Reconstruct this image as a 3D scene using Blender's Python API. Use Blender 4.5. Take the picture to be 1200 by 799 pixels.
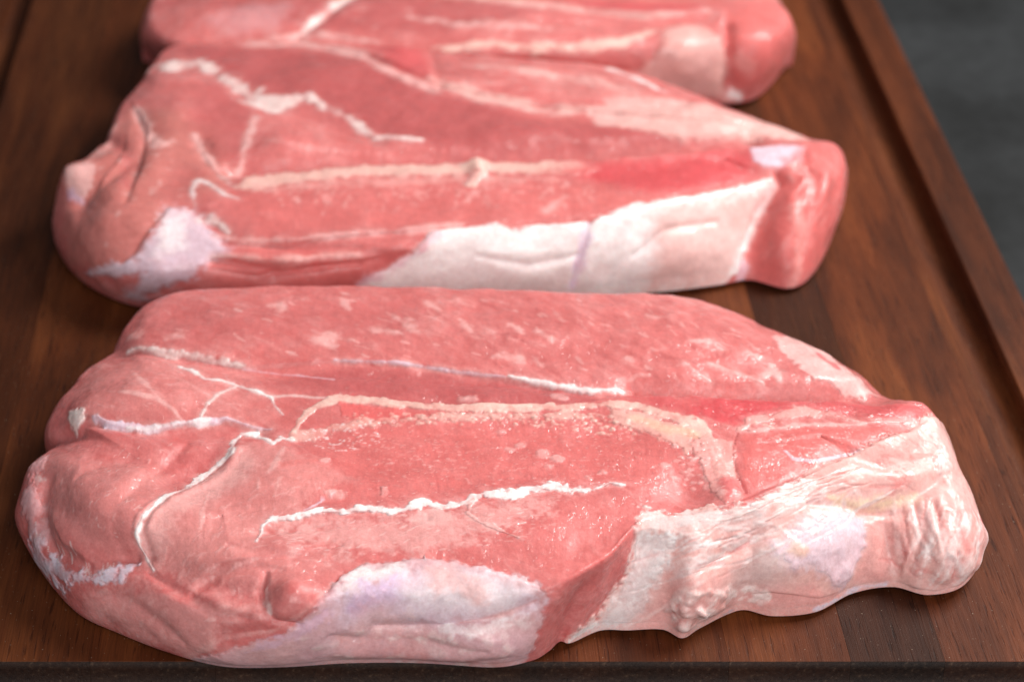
import bpy, math, random
import numpy as np
from mathutils import Vector

# ------------------------------------------------------------------ camera, light, exposure
scene = bpy.context.scene
for o in list(bpy.data.objects):
    bpy.data.objects.remove(o)
COL = scene.collection

cam_data = bpy.data.cameras.new('camera'); cam = bpy.data.objects.new('camera', cam_data); COL.objects.link(cam)
cam.location = (0.0, 0.0, 0.359)
cam.rotation_euler = (math.radians(90 - 35), 0, 0)
cam_data.sensor_width = 36.0
cam_data.lens = 2344.0 / 1200 * 36.0
cam_data.shift_x = (600 - 427) / 1200
cam_data.clip_start = 0.02; cam_data.clip_end = 50
cam_data.dof.use_dof = True
cam_data.dof.focus_distance = 0.520
cam_data.dof.aperture_fstop = 10.0
cam_data.dof.aperture_blades = 9
scene.camera = cam

world = bpy.data.worlds.new('World'); scene.world = world; world.use_nodes = True
bg = world.node_tree.nodes['Background']
bg.inputs['Color'].default_value = (0.93, 0.96, 1.0, 1)
bg.inputs['Strength'].default_value = 0.12

def area_light(name, loc, target, sx, sy, power, color):
    d = bpy.data.lights.new(name, 'AREA'); d.shape = 'RECTANGLE'; d.size = sx; d.size_y = sy
    d.energy = power; d.color = color
    o = bpy.data.objects.new(name, d); COL.objects.link(o)
    o.location = loc
    o.rotation_euler = (Vector(target) - Vector(loc)).to_track_quat('-Z', 'Y').to_euler()
    return o
# one large window-like softbox to the right, slightly behind the board
area_light('window_light', (0.70, 0.82, 0.80), (0.08, 0.5, 0.0), 0.45, 0.45, 15.5, (1.0, 0.97, 0.93))
area_light('room_fill', (0.30, -0.55, 0.80), (0.06, 0.48, 0.0), 1.0, 0.8, 13.5, (1.0, 0.98, 0.96))

scene.view_settings.view_transform = 'Standard'
scene.view_settings.look = 'None'
scene.view_settings.gamma = 1.0
scene.view_settings.use_curve_mapping = False
scene.view_settings.exposure = 0.0
scene.cycles.use_denoising = True
scene.cycles.denoising_prefilter = 'ACCURATE'
scene.cycles.max_bounces = 8

# ---------- numeric helpers (millimetres, numpy) ----------
def vnoise3(x, y, z, seed=0):
    xi = np.floor(x).astype(np.int64); yi = np.floor(y).astype(np.int64); zi = np.floor(z).astype(np.int64)
    f = []
    for v, i in ((x, xi), (y, yi), (z, zi)):
        t = v - i; f.append(t * t * (3 - 2 * t))
    def h(a, b, c):
        n = (a * 374761393 + b * 668265263 + c * 2147483647 + seed * 1442695041) & 0xFFFFFFFF
        n = ((n ^ (n >> 13)) * 1274126177) & 0xFFFFFFFF
        return ((n ^ (n >> 16)) & 0xFFFF) / 32767.5 - 1.0
    r = 0.0
    for dx in (0, 1):
        for dy in (0, 1):
            for dz in (0, 1):
                w = (f[0] if dx else 1 - f[0]) * (f[1] if dy else 1 - f[1]) * (f[2] if dz else 1 - f[2])
                r = r + w * h(xi + dx, yi + dy, zi + dz)
    return r

def fbm3(Q, scale, octaves=3, seed=0, stretch=None):
    """noise in about [-1, 1] at the points Q (n,3); scale is the size in mm of the largest features"""
    c, s_ = math.cos(0.6), math.sin(0.6)
    x, y, z = Q[:, 0] / scale, Q[:, 1] / scale, Q[:, 2] / scale
    if stretch is not None:
        a = math.radians(stretch[0]); u = x * math.cos(a) + y * math.sin(a); v = -x * math.sin(a) + y * math.cos(a)
        x, y = u / stretch[1], v
    r = 0.0; a = 1.0; t = 0.0
    for o in range(octaves):
        r = r + a * vnoise3(x + 13.7 * o, y - 7.1 * o, z + 3.3 * o, seed + o); t += a; a *= 0.5
        x, y, z = 2.03 * (x * c - y * s_), 2.03 * (x * s_ + y * c), 2.03 * z
    return r / t * 1.5

def sstep(a, b, x):
    t = np.clip((x - a) / (b - a), 0, 1)
    return t * t * (3 - 2 * t)

def closed_spline(P, n, dense=40):
    """periodic Catmull-Rom through the rows of P, n samples at even arc length of the first two columns"""
    P = np.asarray(P, float); m = len(P); out = []
    t = np.linspace(0, 1, dense, endpoint=False)[:, None]
    for i in range(m):
        p0, p1, p2, p3 = P[i - 1], P[i], P[(i + 1) % m], P[(i + 2) % m]
        out.append(0.5 * (2 * p1 + (p2 - p0) * t + (2 * p0 - 5 * p1 + 4 * p2 - p3) * t ** 2
                          + (3 * p1 - p0 - 3 * p2 + p3) * t ** 3))
    D = np.concatenate(out); D = np.vstack([D, D[:1]])
    L = np.concatenate([[0], np.cumsum(np.hypot(*(np.diff(D[:, :2], axis=0).T)))])
    s = np.linspace(0, L[-1], n, endpoint=False)
    return np.stack([np.interp(s, L, D[:, c]) for c in range(D.shape[1])], 1)

def gauss_k(A, sigma):
    """smooth along axis 1, ends held"""
    r = int(3 * sigma) + 1
    w = np.exp(-0.5 * (np.arange(-r, r + 1) / sigma) ** 2); w /= w.sum()
    B = np.concatenate([np.repeat(A[:, :1], r, 1), A, np.repeat(A[:, -1:], r, 1)], 1)
    out = np.zeros_like(A)
    for i, q in enumerate(w):
        out += q * B[:, i:i + A.shape[1]]
    return out

def grid_normals(P, J):
    """normals of a ring grid whose first and last columns are welded along a medial line (J: weld index per ring)"""
    dt = np.roll(P, -1, 0) - np.roll(P, 1, 0)
    dk = np.gradient(P, axis=1)
    n = np.cross(dt, dk)
    n /= np.linalg.norm(n, axis=2, keepdims=True) + 1e-12
    nj = J.max() + 1
    cnt = np.bincount(J, minlength=nj)[:, None]
    for col, src in ((0, 2), (-1, -3)):
        acc = np.stack([np.bincount(J, n[:, src, c], nj) for c in range(3)], 1) / np.maximum(cnt, 1)
        n[:, col] = acc[J]; n[:, col + (1 if col == 0 else -1)] = n[:, src]
    n /= np.linalg.norm(n, axis=2, keepdims=True) + 1e-12
    return n

def base_surface(ctrl, axis, ztop, nt, k1, k2, k3, round_mm=4.0):
    """ctrl rows: rim x,y,z, foot x,y,z, bulge; axis: the two ends of the medial line.
    Returns P (nt, k, 3), flat map coordinates M (nt, k, 2) and the weld index J of each ring."""
    S = closed_spline(ctrl, nt)
    R = S[:, 0:3]; Bq = S[:, 3:6]; bulge = S[:, 6:7]
    A = np.array(axis[0], float); Bx = np.array(axis[1], float); ax = Bx - A; L = np.linalg.norm(ax)
    per = np.linalg.norm(np.roll(R[:, :2], -1, 0) - R[:, :2], axis=1).max()
    nj = max(8, int(L / (1.6 * per)))
    s = np.clip(((R[:, :2] - A) @ ax) / L ** 2, 0, 1)
    J = np.rint(s * (nj - 1)).astype(int)
    C = np.concatenate([A + ax * (J / (nj - 1))[:, None], np.zeros((nt, 1))], 1)
    Cs = np.concatenate([A + ax * s[:, None], np.zeros((nt, 1))], 1)
    q = (np.arange(k1) / k1)[None, :, None]
    Cq = C[:, None] + (Cs - C)[:, None] * np.clip(q * 6, 0, 1)
    top = Cq + (R[:, None, :] - Cq) * q
    far = np.linalg.norm(R[:, None, :2] - top[..., :2], axis=2)
    top[..., 2] = ztop + (R[:, None, 2] - ztop) * np.exp(-(far / 11.0) ** 1.4)
    tang = np.roll(R[:, :2], -3, 0) - np.roll(R[:, :2], 3, 0)
    nrm = np.stack([-tang[:, 1], tang[:, 0]], 1)
    nrm /= np.linalg.norm(nrm, axis=1, keepdims=True)
    nrm3 = np.concatenate([nrm, np.zeros((nt, 1))], 1)
    P1 = R + nrm3 * bulge; P2 = Bq + nrm3 * bulge; P2[:, 2] = Bq[:, 2] + 0.42 * (R[:, 2] - Bq[:, 2])
    t = np.linspace(0, 1, k2)[None, :, None]
    side = ((1 - t) ** 3 * R[:, None] + 3 * (1 - t) ** 2 * t * P1[:, None]
            + 3 * (1 - t) * t ** 2 * P2[:, None] + t ** 3 * Bq[:, None])
    P = np.concatenate([top, side], 1)
    step = np.linalg.norm(R[:, :2] - Cs[:, :2], axis=1).mean() / k1
    P = gauss_k(P, max(1.0, round_mm / step))
    P[:, 0, :2] = C[:, :2]; P[:, 0, 2] = ztop
    r = (np.arange(1, k3 + 1) / k3)[None, :, None]
    F = P[:, -1]
    bot = F[:, None] + (C[:, None] - F[:, None]) * r
    bot[..., 2] = F[:, None, 2] * (1 - r[..., 0]) ** 6 + 0.02
    # flat map: arc length along each section, laid out in the section's own direction
    seg = np.linalg.norm(np.diff(P, axis=1), axis=2)
    arc = np.concatenate([np.zeros((nt, 1)), np.cumsum(seg, 1)], 1)
    d = R[:, :2] - Cs[:, :2]; d /= np.linalg.norm(d, axis=1, keepdims=True)
    M = Cs[:, None, :2] + d[:, None, :] * arc[..., None]
    M[:, 0] = C[:, :2]
    Mb = M[:, -1:, :] + d[:, None, :] * (np.arange(1, k3 + 1) * 3.0)[None, :, None]
    Mb[:, -1] = C[:, :2] + 500.0
    return np.concatenate([P, bot], 1), np.concatenate([M, Mb], 1), J

def soft_normals(P, J, k1):
    """normals of a heavily smoothed copy, so that deep hollows near the rim cannot fold the surface"""
    return grid_normals(gauss_k(P, k1 * 0.06), J)

def line_dist(X, Y, pts):
    """distance to a polyline and the interpolated width there"""
    best = np.full(X.shape, 1e9); wid = np.ones(X.shape); along = np.zeros(X.shape); acc = 0.0
    for (x0, y0, w0), (x1, y1, w1) in zip(pts[:-1], pts[1:]):
        dx, dy = x1 - x0, y1 - y0; L2 = dx * dx + dy * dy + 1e-9
        t = np.clip(((X - x0) * dx + (Y - y0) * dy) / L2, 0, 1)
        d = np.hypot(X - x0 - t * dx, Y - y0 - t * dy)
        m = d < best
        best = np.where(m, d, best); wid = np.where(m, w0 + (w1 - w0) * t, wid)
        along = np.where(m, acc + t * math.sqrt(L2), along); acc += math.sqrt(L2)
    return best, wid, along

def line_side(X, Y, pts):
    """distance to a polyline, width there, and the distance signed positive on its left"""
    best = np.full(X.shape, 1e9); wid = np.ones(X.shape); sgn = np.ones(X.shape)
    for (x0, y0, w0), (x1, y1, w1) in zip(pts[:-1], pts[1:]):
        dx, dy = x1 - x0, y1 - y0; L2 = dx * dx + dy * dy + 1e-9
        t = np.clip(((X - x0) * dx + (Y - y0) * dy) / L2, 0, 1)
        d = np.hypot(X - x0 - t * dx, Y - y0 - t * dy)
        m = d < best
        best = np.where(m, d, best); wid = np.where(m, w0 + (w1 - w0) * t, wid)
        sgn = np.where(m, np.sign(dx * (Y - y0) - dy * (X - x0)), sgn)
    return best, wid, best * sgn

def poly_sd(X, Y, pts):
    """signed distance to a polygon, positive inside"""
    best = np.full(X.shape, 1e9); ins = np.zeros(X.shape, bool)
    n = len(pts)
    for i in range(n):
        x0, y0 = pts[i][0], pts[i][1]; x1, y1 = pts[(i + 1) % n][0], pts[(i + 1) % n][1]
        dx, dy = x1 - x0, y1 - y0; L2 = dx * dx + dy * dy + 1e-9
        t = np.clip(((X - x0) * dx + (Y - y0) * dy) / L2, 0, 1)
        best = np.minimum(best, np.hypot(X - x0 - t * dx, Y - y0 - t * dy))
        c = (y0 > Y) != (y1 > Y)
        xi = x0 + (Y - y0) * dx / (dy if abs(dy) > 1e-9 else 1e-9)
        ins ^= c & (X < xi)
    return np.where(ins, best, -best)

def macro_field(X, Y, macro):
    """large lobes, hollows and steps of the cut surface, mm along the normal"""
    D = np.zeros(X.shape)
    for m in macro:
        if m[0] == 'B':
            cx, cy, a, b, c, d = m[1]
            u = (X - cx) * a + (Y - cy) * b; v = (X - cx) * c + (Y - cy) * d
            D += m[2] * np.exp(-(u * u + v * v) * 1.2)
        elif m[0] == 'V':
            dist, w, _ = line_dist(X, Y, m[1])
            wm = max(q[2] for q in m[1])
            D += m[2] * np.clip(w / wm, 0, 1) * np.exp(-(dist / np.maximum(w, .3)) ** 1.75)
        elif m[0] == 'T':      # one muscle riding over its neighbour: a step that fades out on both sides
            dist, w, sd = line_side(X, Y, m[1])
            wm = max(q[2] for q in m[1])
            D += 0.5 * m[2] * np.clip(w / wm, 0, 1) * np.tanh(sd / 0.55) * np.exp(-(dist / np.maximum(w, .3)) ** 1.3)
        else:
            D += m[2] * sstep(-m[3], m[3], poly_sd(X, Y, m[1]))
    return D

# ---------- the three steaks: outline, lobes and tissue, all in millimetres on the surface itself
STEAKS = {}
STEAKS['front'] = dict(
    axis=[(-36.1, 394.2), (123.0, 427.0)], ztop=29.0, round_mm=2.4,
    # rim x,y,z, foot x,y,z, bulge of the side wall (mm)
    ctrl=[
        (-86.2, 417.0, 20.0, -94.4, 418.2, 4.0, 4.0),
        (-89.2, 425.4, 20.0, -92.6, 427.4, 0.0, 4.0),
        (-85.8, 431.8, 20.0, -88.2, 433.6, 0.0, 4.0),
        (-83.2, 438.0, 19.0, -83.9, 438.7, 0.0, 4.0),
        (-86.0, 444.5, 20.0, -88.8, 447.3, 0.0, 4.0),
        (-85.5, 450.7, 21.0, -88.1, 453.7, 0.0, 4.0),
        (-82.3, 458.6, 22.0, -84.6, 461.9, 0.0, 4.0),
        (-78.5, 467.8, 22.0, -80.4, 471.2, 0.0, 4.0),
        (-75.0, 472.4, 22.0, -76.3, 475.1, 0.0, 4.0),
        (-71.8, 475.6, 22.5, -72.2, 476.5, 0.0, 4.0),
        (-70.4, 480.0, 24.0, -71.5, 482.7, 0.0, 4.0),
        (-68.2, 486.6, 25.5, -69.2, 489.4, 0.0, 4.0),
        (-62.3, 495.2, 27.0, -63.1, 498.1, 0.0, 4.0),
        (-49.8, 499.2, 28.0, -50.4, 502.2, 0.0, 4.0),
        (-24.8, 499.6, 29.0, -25.4, 502.5, 0.0, 4.0),
        (0.8, 500.0, 29.0, 0.2, 503.0, 0.0, 4.0),
        (33.9, 498.6, 29.0, 33.3, 501.6, 0.0, 4.0),
        (56.7, 495.9, 29.0, 56.0, 498.8, 0.0, 4.0),
        (79.8, 497.4, 28.0, 79.2, 500.3, 0.0, 4.0),
        (95.0, 496.6, 27.0, 94.4, 499.5, 0.0, 4.0),
        (107.5, 493.6, 25.0, 106.9, 496.6, 0.0, 4.0),
        (119.8, 488.6, 22.0, 119.6, 492.6, 0.0, 4.0),
        (133.2, 483.3, 18.0, 133.9, 487.2, 0.0, 4.0),
        (144.7, 475.0, 14.0, 146.4, 478.7, 0.0, 4.0),
        (148.2, 463.1, 16.0, 149.9, 465.5, 0.0, 4.0),
        (150.8, 448.2, 25.5, 153.2, 450.1, 0.0, 4.0),
        (155.3, 445.7, 26.5, 157.0, 446.7, 0.0, 1.0),
        (156.9, 440.1, 26.0, 164.2, 444.2, 5.0, 1.0),
        (156.9, 432.8, 24.5, 165.2, 426.5, 5.0, 1.0),
        (155.7, 426.3, 22.5, 167.2, 410.4, 4.0, 2.0),
        (152.5, 420.3, 22.0, 158.8, 396.3, 2.0, 4.0),
        (146.5, 416.9, 23.0, 149.0, 393.8, 0.0, 3.0),
        (139.4, 416.0, 24.0, 140.0, 396.8, 0.0, 2.0),
        (129.9, 415.3, 26.0, 128.8, 394.1, 0.0, 2.0),
        (117.1, 408.4, 27.0, 117.8, 386.9, 0.0, 2.0),
        (106.6, 402.2, 28.0, 106.4, 385.3, 0.0, 2.0),
        (100.4, 399.8, 28.0, 99.4, 387.6, 0.0, 1.0),
        (95.8, 398.4, 28.0, 94.2, 385.9, 0.0, 2.0),
        (90.3, 396.7, 28.0, 86.4, 380.8, 0.0, 3.0),
        (85.1, 396.0, 28.0, 81.5, 377.3, 0.0, 4.0),
        (79.6, 395.3, 28.0, 76.8, 380.2, 0.0, 1.0),
        (73.3, 394.0, 28.0, 67.9, 379.8, 0.0, 0.0),
        (68.3, 388.6, 28.0, 60.7, 379.8, 0.0, 0.0),
        (62.4, 381.2, 27.0, 52.8, 375.4, 0.0, 0.0),
        (56.0, 376.0, 26.5, 50.0, 376.0, 0.0, 0.0),
        (49.3, 372.1, 26.0, 46.9, 372.6, 0.0, 1.0),
        (41.9, 371.7, 25.0, 42.3, 369.5, 0.0, 4.0),
        (30.4, 375.9, 26.0, 33.1, 367.4, 0.0, 7.0),
        (13.4, 377.2, 26.0, 14.7, 368.9, 0.0, 7.0),
        (-3.6, 373.2, 25.0, -3.7, 368.9, 0.0, 6.0),
        (-19.4, 367.3, 23.0, -21.0, 367.7, 0.0, 6.0),
        (-34.3, 370.3, 22.0, -35.7, 368.0, 0.0, 6.0),
        (-47.5, 376.1, 21.0, -49.5, 372.9, 0.0, 6.0),
        (-60.3, 385.3, 20.0, -63.3, 380.2, 0.0, 6.0),
        (-71.0, 393.6, 20.0, -74.8, 387.9, 0.0, 6.0),
        (-79.7, 404.9, 20.0, -86.3, 403.9, 0.0, 5.0),
    ],
    macro=[
        ('B', (32.9, 477.6, 0.0122, -0.0005, 0.0009, -0.05), 1.6),
        ('B', (-60.5, 442.5, 0.0555, 0.0051, -0.0113, -0.0724), 2.6),
        ('B', (-67.3, 398.2, 0.0566, -0.0012, -0.0423, -0.1038), 5.0),
        ('B', (-43.8, 477.7, 0.0403, 0.0026, -0.0077, -0.0557), 1.2),
        ('V', [(-87.0, 416.9, 1.97), (-87.4, 408.9, 2.59), (-86.0, 401.3, 2.67), (-76.0, 390.8, 1.1), (-59.7, 385.3, 1.41)], -2.4),
        ('V', [(-75.7, 474.6, 1.05), (-55.1, 462.7, 3.3), (-32.9, 456.0, 3.34), (-6.5, 456.0, 3.62), (41.3, 451.5, 3.66), (69.4, 447.1, 2.82)], -1.6),
        ('V', [(75.6, 449.5, 3.24), (100.5, 448.4, 3.69), (124.0, 447.5, 3.7), (139.2, 449.8, 4.2)], -5.0),
        ('V', [(-76.4, 434.9, 1.87), (-54.6, 428.5, 3.39), (-29.3, 428.9, 3.45)], -1.8),
        ('B', (-43.3, 414.1, 0.0739, 0.0051, -0.0003, -0.0988), -2.6),
        ('B', (-21.5, 408.8, 0.075, 0.002, 0.0001, -0.0801), 1.2),
        ('B', (21.1, 419.5, 0.0244, -0.0008, -0.0001, -0.0606), -0.8),
        ('V', [(-15.4, 427.0, 3.71), (12.2, 428.9, 4.34), (49.1, 428.9, 4.11), (72.1, 427.0, 3.79)], -0.9),
        ('B', (84.0, 404.0, 0.1282, -0.0152, 0.0014, -0.1106), -3.0),
        ('B', (95.3, 404.2, 0.2484, -0.0323, 0.0035, -0.1427), 1.2),
        ('B', (-17.7, 368.7, 0.1702, 0.0108, -0.0027, -0.198), 4.2),
        ('B', (-30.4, 380.4, 0.0647, 0.0029, -0.0111, -0.1302), 1.2),
        ('B', (59.2, 389.2, 0.0548, -0.0048, 0.0086, -0.1109), -1.2),
        ('B', (0.6, 387.6, 0.0514, 0.0001, 0.0023, -0.1921), -1.3),
        ('V', [(4.2, 360.6, 2.43), (26.3, 362.5, 1.97), (37.4, 363.9, 2.17), (43.5, 366.6, 1.95)], -2.1),
        ('V', [(-32.1, 358.8, 3.01), (-18.6, 359.6, 2.59), (-9.9, 364.9, 1.8)], -1.0),
        ('B', (11.8, 370.2, 0.0504, 0.0049, 0.0033, -0.2149), 1.6),
        ('B', (31.1, 356.6, 0.076, 0.0079, -0.0197, -0.2282), 1.5),
        ('B', (170.2, 411.8, 0.0357, 0.0689, 0.0652, -0.0882), 4.0),
        ('B', (122.1, 392.5, 0.0583, 0.0088, 0.0295, -0.1091), 2.5),
        ('B', (92.9, 374.4, 0.0972, 0.0403, 0.0047, -0.1439), 2.0),
        ('V', [(148.3, 407.1, 1.82), (156.3, 403.1, 2.69), (161.3, 400.7, 2.56)], -2.2),
        ('V', [(102.2, 370.7, 1.54), (110.5, 374.3, 1.79), (124.6, 376.3, 1.26)], -1.6),
        ('V', [(75.9, 387.0, 2.74), (74.4, 374.6, 2.75), (72.5, 362.6, 2.41)], -1.6),
        ('V', [(89.1, 380.7, 1.29), (97.8, 387.3, 2.16), (106.8, 393.7, 1.11)], -1.0),
        ('V', [(152.6, 413.0, 0.9), (160.3, 409.7, 1.28), (164.6, 405.1, 1.44)], -1.3),
        ('V', [(157.7, 414.9, 0.81), (163.5, 412.0, 0.6)], -1.0),
        ('V', [(117.1, 402.9, 1.18), (138.9, 405.6, 1.12), (151.7, 411.2, 1.07)], -1.2),
        ('B', (130.8, 412.9, 0.0563, 0.0067, 0.0392, -0.2124), 1.2),
        ('V', [(156.3, 420.0, 1.77), (166.4, 417.7, 1.88)], -0.8),
        ('V', [(97.7, 414.4, 1.06), (97.4, 409.2, 1.16), (98.9, 404.3, 0.97)], -0.8),
        ('B', (119.6, 422.1, 0.0541, -0.0088, 0.0075, -0.1372), 0.8),
        ('V', [(-39.4, 424.0, 3.47), (-41.9, 417.3, 4.22), (-47.8, 411.6, 4.44), (-56.7, 405.2, 3.83), (-62.1, 398.0, 2.98), (-63.9, 392.2, 2.56), (-62.1, 385.3, 1.68)], -1.1),
        ('V', [(-33.5, 421.4, 1.35), (-37.2, 412.3, 1.58), (-44.9, 404.1, 1.66), (-52.0, 397.0, 1.39), (-55.4, 390.6, 1.17)], 0.7),
        ('B', (-45.7, 370.5, 0.0983, 0.0069, -0.0566, -0.2667), 1.2),
        ('B', (-28.6, 368.6, 0.1367, 0.0281, -0.0203, -0.2488), -1.2),
        ('B', (-7.8, 379.3, 0.1167, 0.0018, 0.0085, -0.2758), -1.0),
        ('B', (-38.0, 377.7, 0.0972, 0.0042, -0.0365, -0.2337), 1.0),
        ('B', (-20.8, 382.8, 0.1544, 0.0057, 0.0025, -0.2575), 1.0),
        ('V', [(-52.1, 398.5, 1.34), (-56.0, 391.7, 1.19), (-55.4, 384.1, 1.24)], -1.0),
        ('B', (-43.1, 388.7, 0.1109, 0.0028, -0.0189, -0.1281), 1.3),
        ('V', [(-27.4, 388.0, 1.5), (-5.9, 391.4, 1.51), (15.9, 393.4, 1.53)], -0.9),
        ('B', (46.1, 388.6, 0.0769, -0.0056, 0.0019, -0.1816), 0.8),
        ('B', (143.6, 426.0, 0.1336, -0.0206, 0.064, -0.2491), 1.0),
        ('B', (107.6, 384.9, 0.1096, 0.0286, 0.0353, -0.2207), 1.4),
        ('B', (-31.6, 479.8, 0.0671, 0.0029, -0.0005, -0.1131), 0.9),
        ('B', (13.2, 484.2, 0.0668, -0.0013, 0.0, -0.1251), -0.8),
        ('B', (52.3, 471.1, 0.0582, -0.0044, 0.0002, -0.1299), 0.9),
        ('B', (91.6, 471.2, 0.0678, -0.0088, 0.0007, -0.1148), 0.8),
        ('B', (109.2, 458.5, 0.0829, -0.0137, 0.0015, -0.2), -1.0),
        ('V', [(-24.4, 374.7, 0.67), (-25.5, 370.6, 1.37), (-24.4, 366.0, 1.0), (-20.6, 362.2, 1.2), (-15.2, 360.7, 0.73)], -1.7),
        ('V', [(-43.4, 371.2, 0.85), (-36.1, 375.8, 1.86), (-27.0, 376.7, 1.56), (-20.5, 375.6, 0.73)], -1.3),
        ('V', [(-56.0, 379.9, 0.66), (-46.6, 372.0, 1.61), (-36.2, 365.2, 1.58), (-26.8, 363.3, 0.64)], -1.2),
        ('V', [(-5.9, 384.4, 0.81), (-18.5, 380.1, 1.83), (-27.2, 380.7, 1.64), (-33.8, 383.2, 0.74)], -1.0),
        ('V', [(-77.5, 386.4, 0.8), (-65.5, 376.7, 2.06), (-55.0, 364.4, 2.86), (-48.1, 356.9, 1.32)], -0.9),
        ('V', [(-7.5, 357.6, 0.85), (3.2, 356.4, 2.46), (18.4, 357.4, 2.13), (33.3, 355.7, 0.92)], -1.3),
        ('V', [(-75.9, 412.6, 1.0), (-71.7, 415.2, 3.44), (-62.9, 418.1, 3.45), (-53.4, 414.1, 1.04)], -1.0),
        ('V', [(-61.2, 399.8, 0.83), (-57.5, 408.8, 2.47), (-50.5, 419.5, 2.42), (-47.5, 425.1, 0.95)], -0.9),
        ('B', (-58.6, 408.8, 0.1784, 0.0163, -0.0054, -0.2027), 1.2),
        ('B', (2.2, 352.0, 0.1127, 0.034, 0.0228, -0.2499), 1.5),
        ('B', (23.6, 352.6, 0.1215, 0.0236, 0.0118, -0.3028), 1.5),
        ('V', [(160.2, 423.9, 0.84), (153.4, 416.0, 2.33), (147.6, 411.7, 2.29), (138.7, 405.7, 1.06)], -1.7),
        ('B', (170.9, 402.8, 0.1416, 0.3691, 0.2771, -0.485), 1.6),
        ('B', (177.2, 405.6, 0.1163, 0.3367, 0.3628, -0.5368), 2.2),
        ('B', (181.2, 410.9, 0.105, 0.2468, 0.3271, -0.3947), 1.8),
        ('B', (182.4, 417.2, 0.0816, 0.2416, 0.3426, -0.2892), 1.6),
        ('B', (178.0, 422.3, 0.1475, 0.1259, 0.3159, -0.2874), 1.2),
        ('B', (158.2, 397.8, 0.1444, 0.1808, 0.1991, -0.3393), 1.2),
        ('B', (91.1, 365.4, 0.2986, 0.1109, -0.0042, -0.4183), 2.2),
        ('B', (84.6, 365.9, 0.4377, 0.1696, 0.0266, -0.7072), 1.0),
        ('B', (98.6, 371.6, 0.3679, 0.1367, -0.0072, -0.3423), 1.2),
        ('B', (112.2, 372.3, 0.3687, 0.1157, 0.1203, -0.5007), 1.0),
        ('V', [(164.4, 408.7, 0.67), (170.6, 405.9, 1.59), (175.1, 403.2, 0.53)], -1.3),
        ('V', [(172.6, 411.3, 0.59), (177.9, 409.6, 1.18), (180.7, 407.5, 0.63)], -1.3),
        ('V', [(171.8, 417.2, 0.79), (178.2, 415.5, 1.67), (183.1, 413.0, 1.19)], -1.0),
        ('T', [(-75.8, 474.6, 0.22), (-58.9, 465.8, 4.76), (-45.3, 462.2, 4.55), (-33.0, 458.4, 4.53), (-6.6, 461.0, 4.68), (17.6, 458.5, 4.51), (39.5, 453.9, 4.41), (62.4, 447.5, 4.53), (73.0, 446.7, 0.62)], 1.3),
        ('T', [(-78.2, 439.5, 0.48), (-70.1, 432.6, 4.12), (-61.7, 429.7, 4.06), (-51.4, 431.1, 4.15), (-38.8, 433.4, 4.17), (-22.3, 429.3, 0.57)], 1.4),
        ('T', [(-18.8, 424.7, 0.58), (-29.2, 426.6, 3.78), (-33.2, 427.7, 3.35), (-36.3, 418.5, 3.24), (-43.4, 408.7, 3.3), (-53.0, 400.4, 3.11), (-57.6, 394.1, 2.53), (-59.1, 390.1, 2.41), (-56.1, 383.6, 2.19), (-52.3, 376.8, 0.34)], 0.8),
        ('T', [(-27.7, 382.9, 0.37), (-23.3, 392.4, 2.79), (-6.0, 395.1, 2.85), (16.1, 398.5, 2.91), (30.5, 401.8, 3.08), (49.6, 405.2, 3.14), (65.3, 406.7, 3.09), (72.0, 406.9, 0.52)], 1.0),
        ('T', [(-7.6, 444.7, 0.58), (0.7, 443.5, 3.88), (9.4, 441.9, 3.85), (40.6, 440.0, 3.87), (61.9, 442.4, 3.95), (72.9, 446.3, 4.06), (102.4, 445.6, 4.09), (135.7, 445.7, 4.54), (155.9, 444.3, 0.22)], -1.8),
        ('T', [(-11.7, 365.8, 0.3), (-5.7, 373.4, 1.85), (1.1, 378.1, 2.06), (22.1, 378.6, 2.15), (37.0, 373.8, 1.84), (44.9, 370.3, 0.29)], -1.2),
        ('T', [(74.1, 395.9, 0.45), (82.0, 395.4, 1.72), (92.0, 397.0, 1.7), (114.1, 410.4, 2.08), (131.3, 420.4, 1.85), (148.2, 431.6, 1.86), (157.6, 439.7, 0.41)], -0.9),
        ('T', [(-48.3, 371.0, 0.38), (-35.7, 377.4, 1.97), (-20.7, 380.1, 2.11), (-1.4, 383.4, 0.4)], 0.9),
        ('T', [(-84.4, 408.2, 0.43), (-81.2, 398.4, 2.11), (-73.2, 389.2, 1.13), (-58.5, 385.0, 0.39)], 1.2),
        ('T', [(149.8, 408.6, 0.34), (160.9, 405.3, 1.86), (165.6, 399.8, 0.5)], 1.4),
        ('T', [(106.4, 395.9, 0.35), (114.4, 390.8, 1.43), (115.6, 379.6, 0.36)], -0.8),
        ('T', [(102.0, 374.6, 0.41), (109.4, 377.8, 1.31), (123.6, 379.1, 1.42), (153.0, 390.9, 0.22)], 1.2),
    ],
    feats=[
        ('P', None, 'meat_pale', [(-91.6, 429.5), (-51.1, 411.7), (-44.7, 384.0), (-62.3, 382.7), (-88.4, 402.2)], 0, 6, 3, 0.55),
        ('P', None, 'meat_pale', [(-82.0, 466.9), (-30.6, 458.7), (-24.9, 434.7), (-52.6, 432.8), (-79.1, 436.7)], 0, 5, 3, 0.35),
        ('P', None, 'meat_deep', [(-6.5, 459.3), (41.4, 453.4), (69.3, 444.3), (31.2, 439.9), (-1.6, 441.9), (-30.2, 450.4)], 0, 3, 2, 0.5),
        ('P', None, 'meat_deep', [(-66.1, 492.4), (18.5, 494.6), (12.9, 469.3), (-55.4, 467.5)], 0, 8, 4, 0.25),
        ('P', None, 'meat_bright', [(-1.6, 434.9), (81.6, 430.8), (83.6, 408.3), (47.6, 407.0), (-10.0, 398.3), (-21.5, 407.6)], 0, 5, 3, 0.6),
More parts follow.
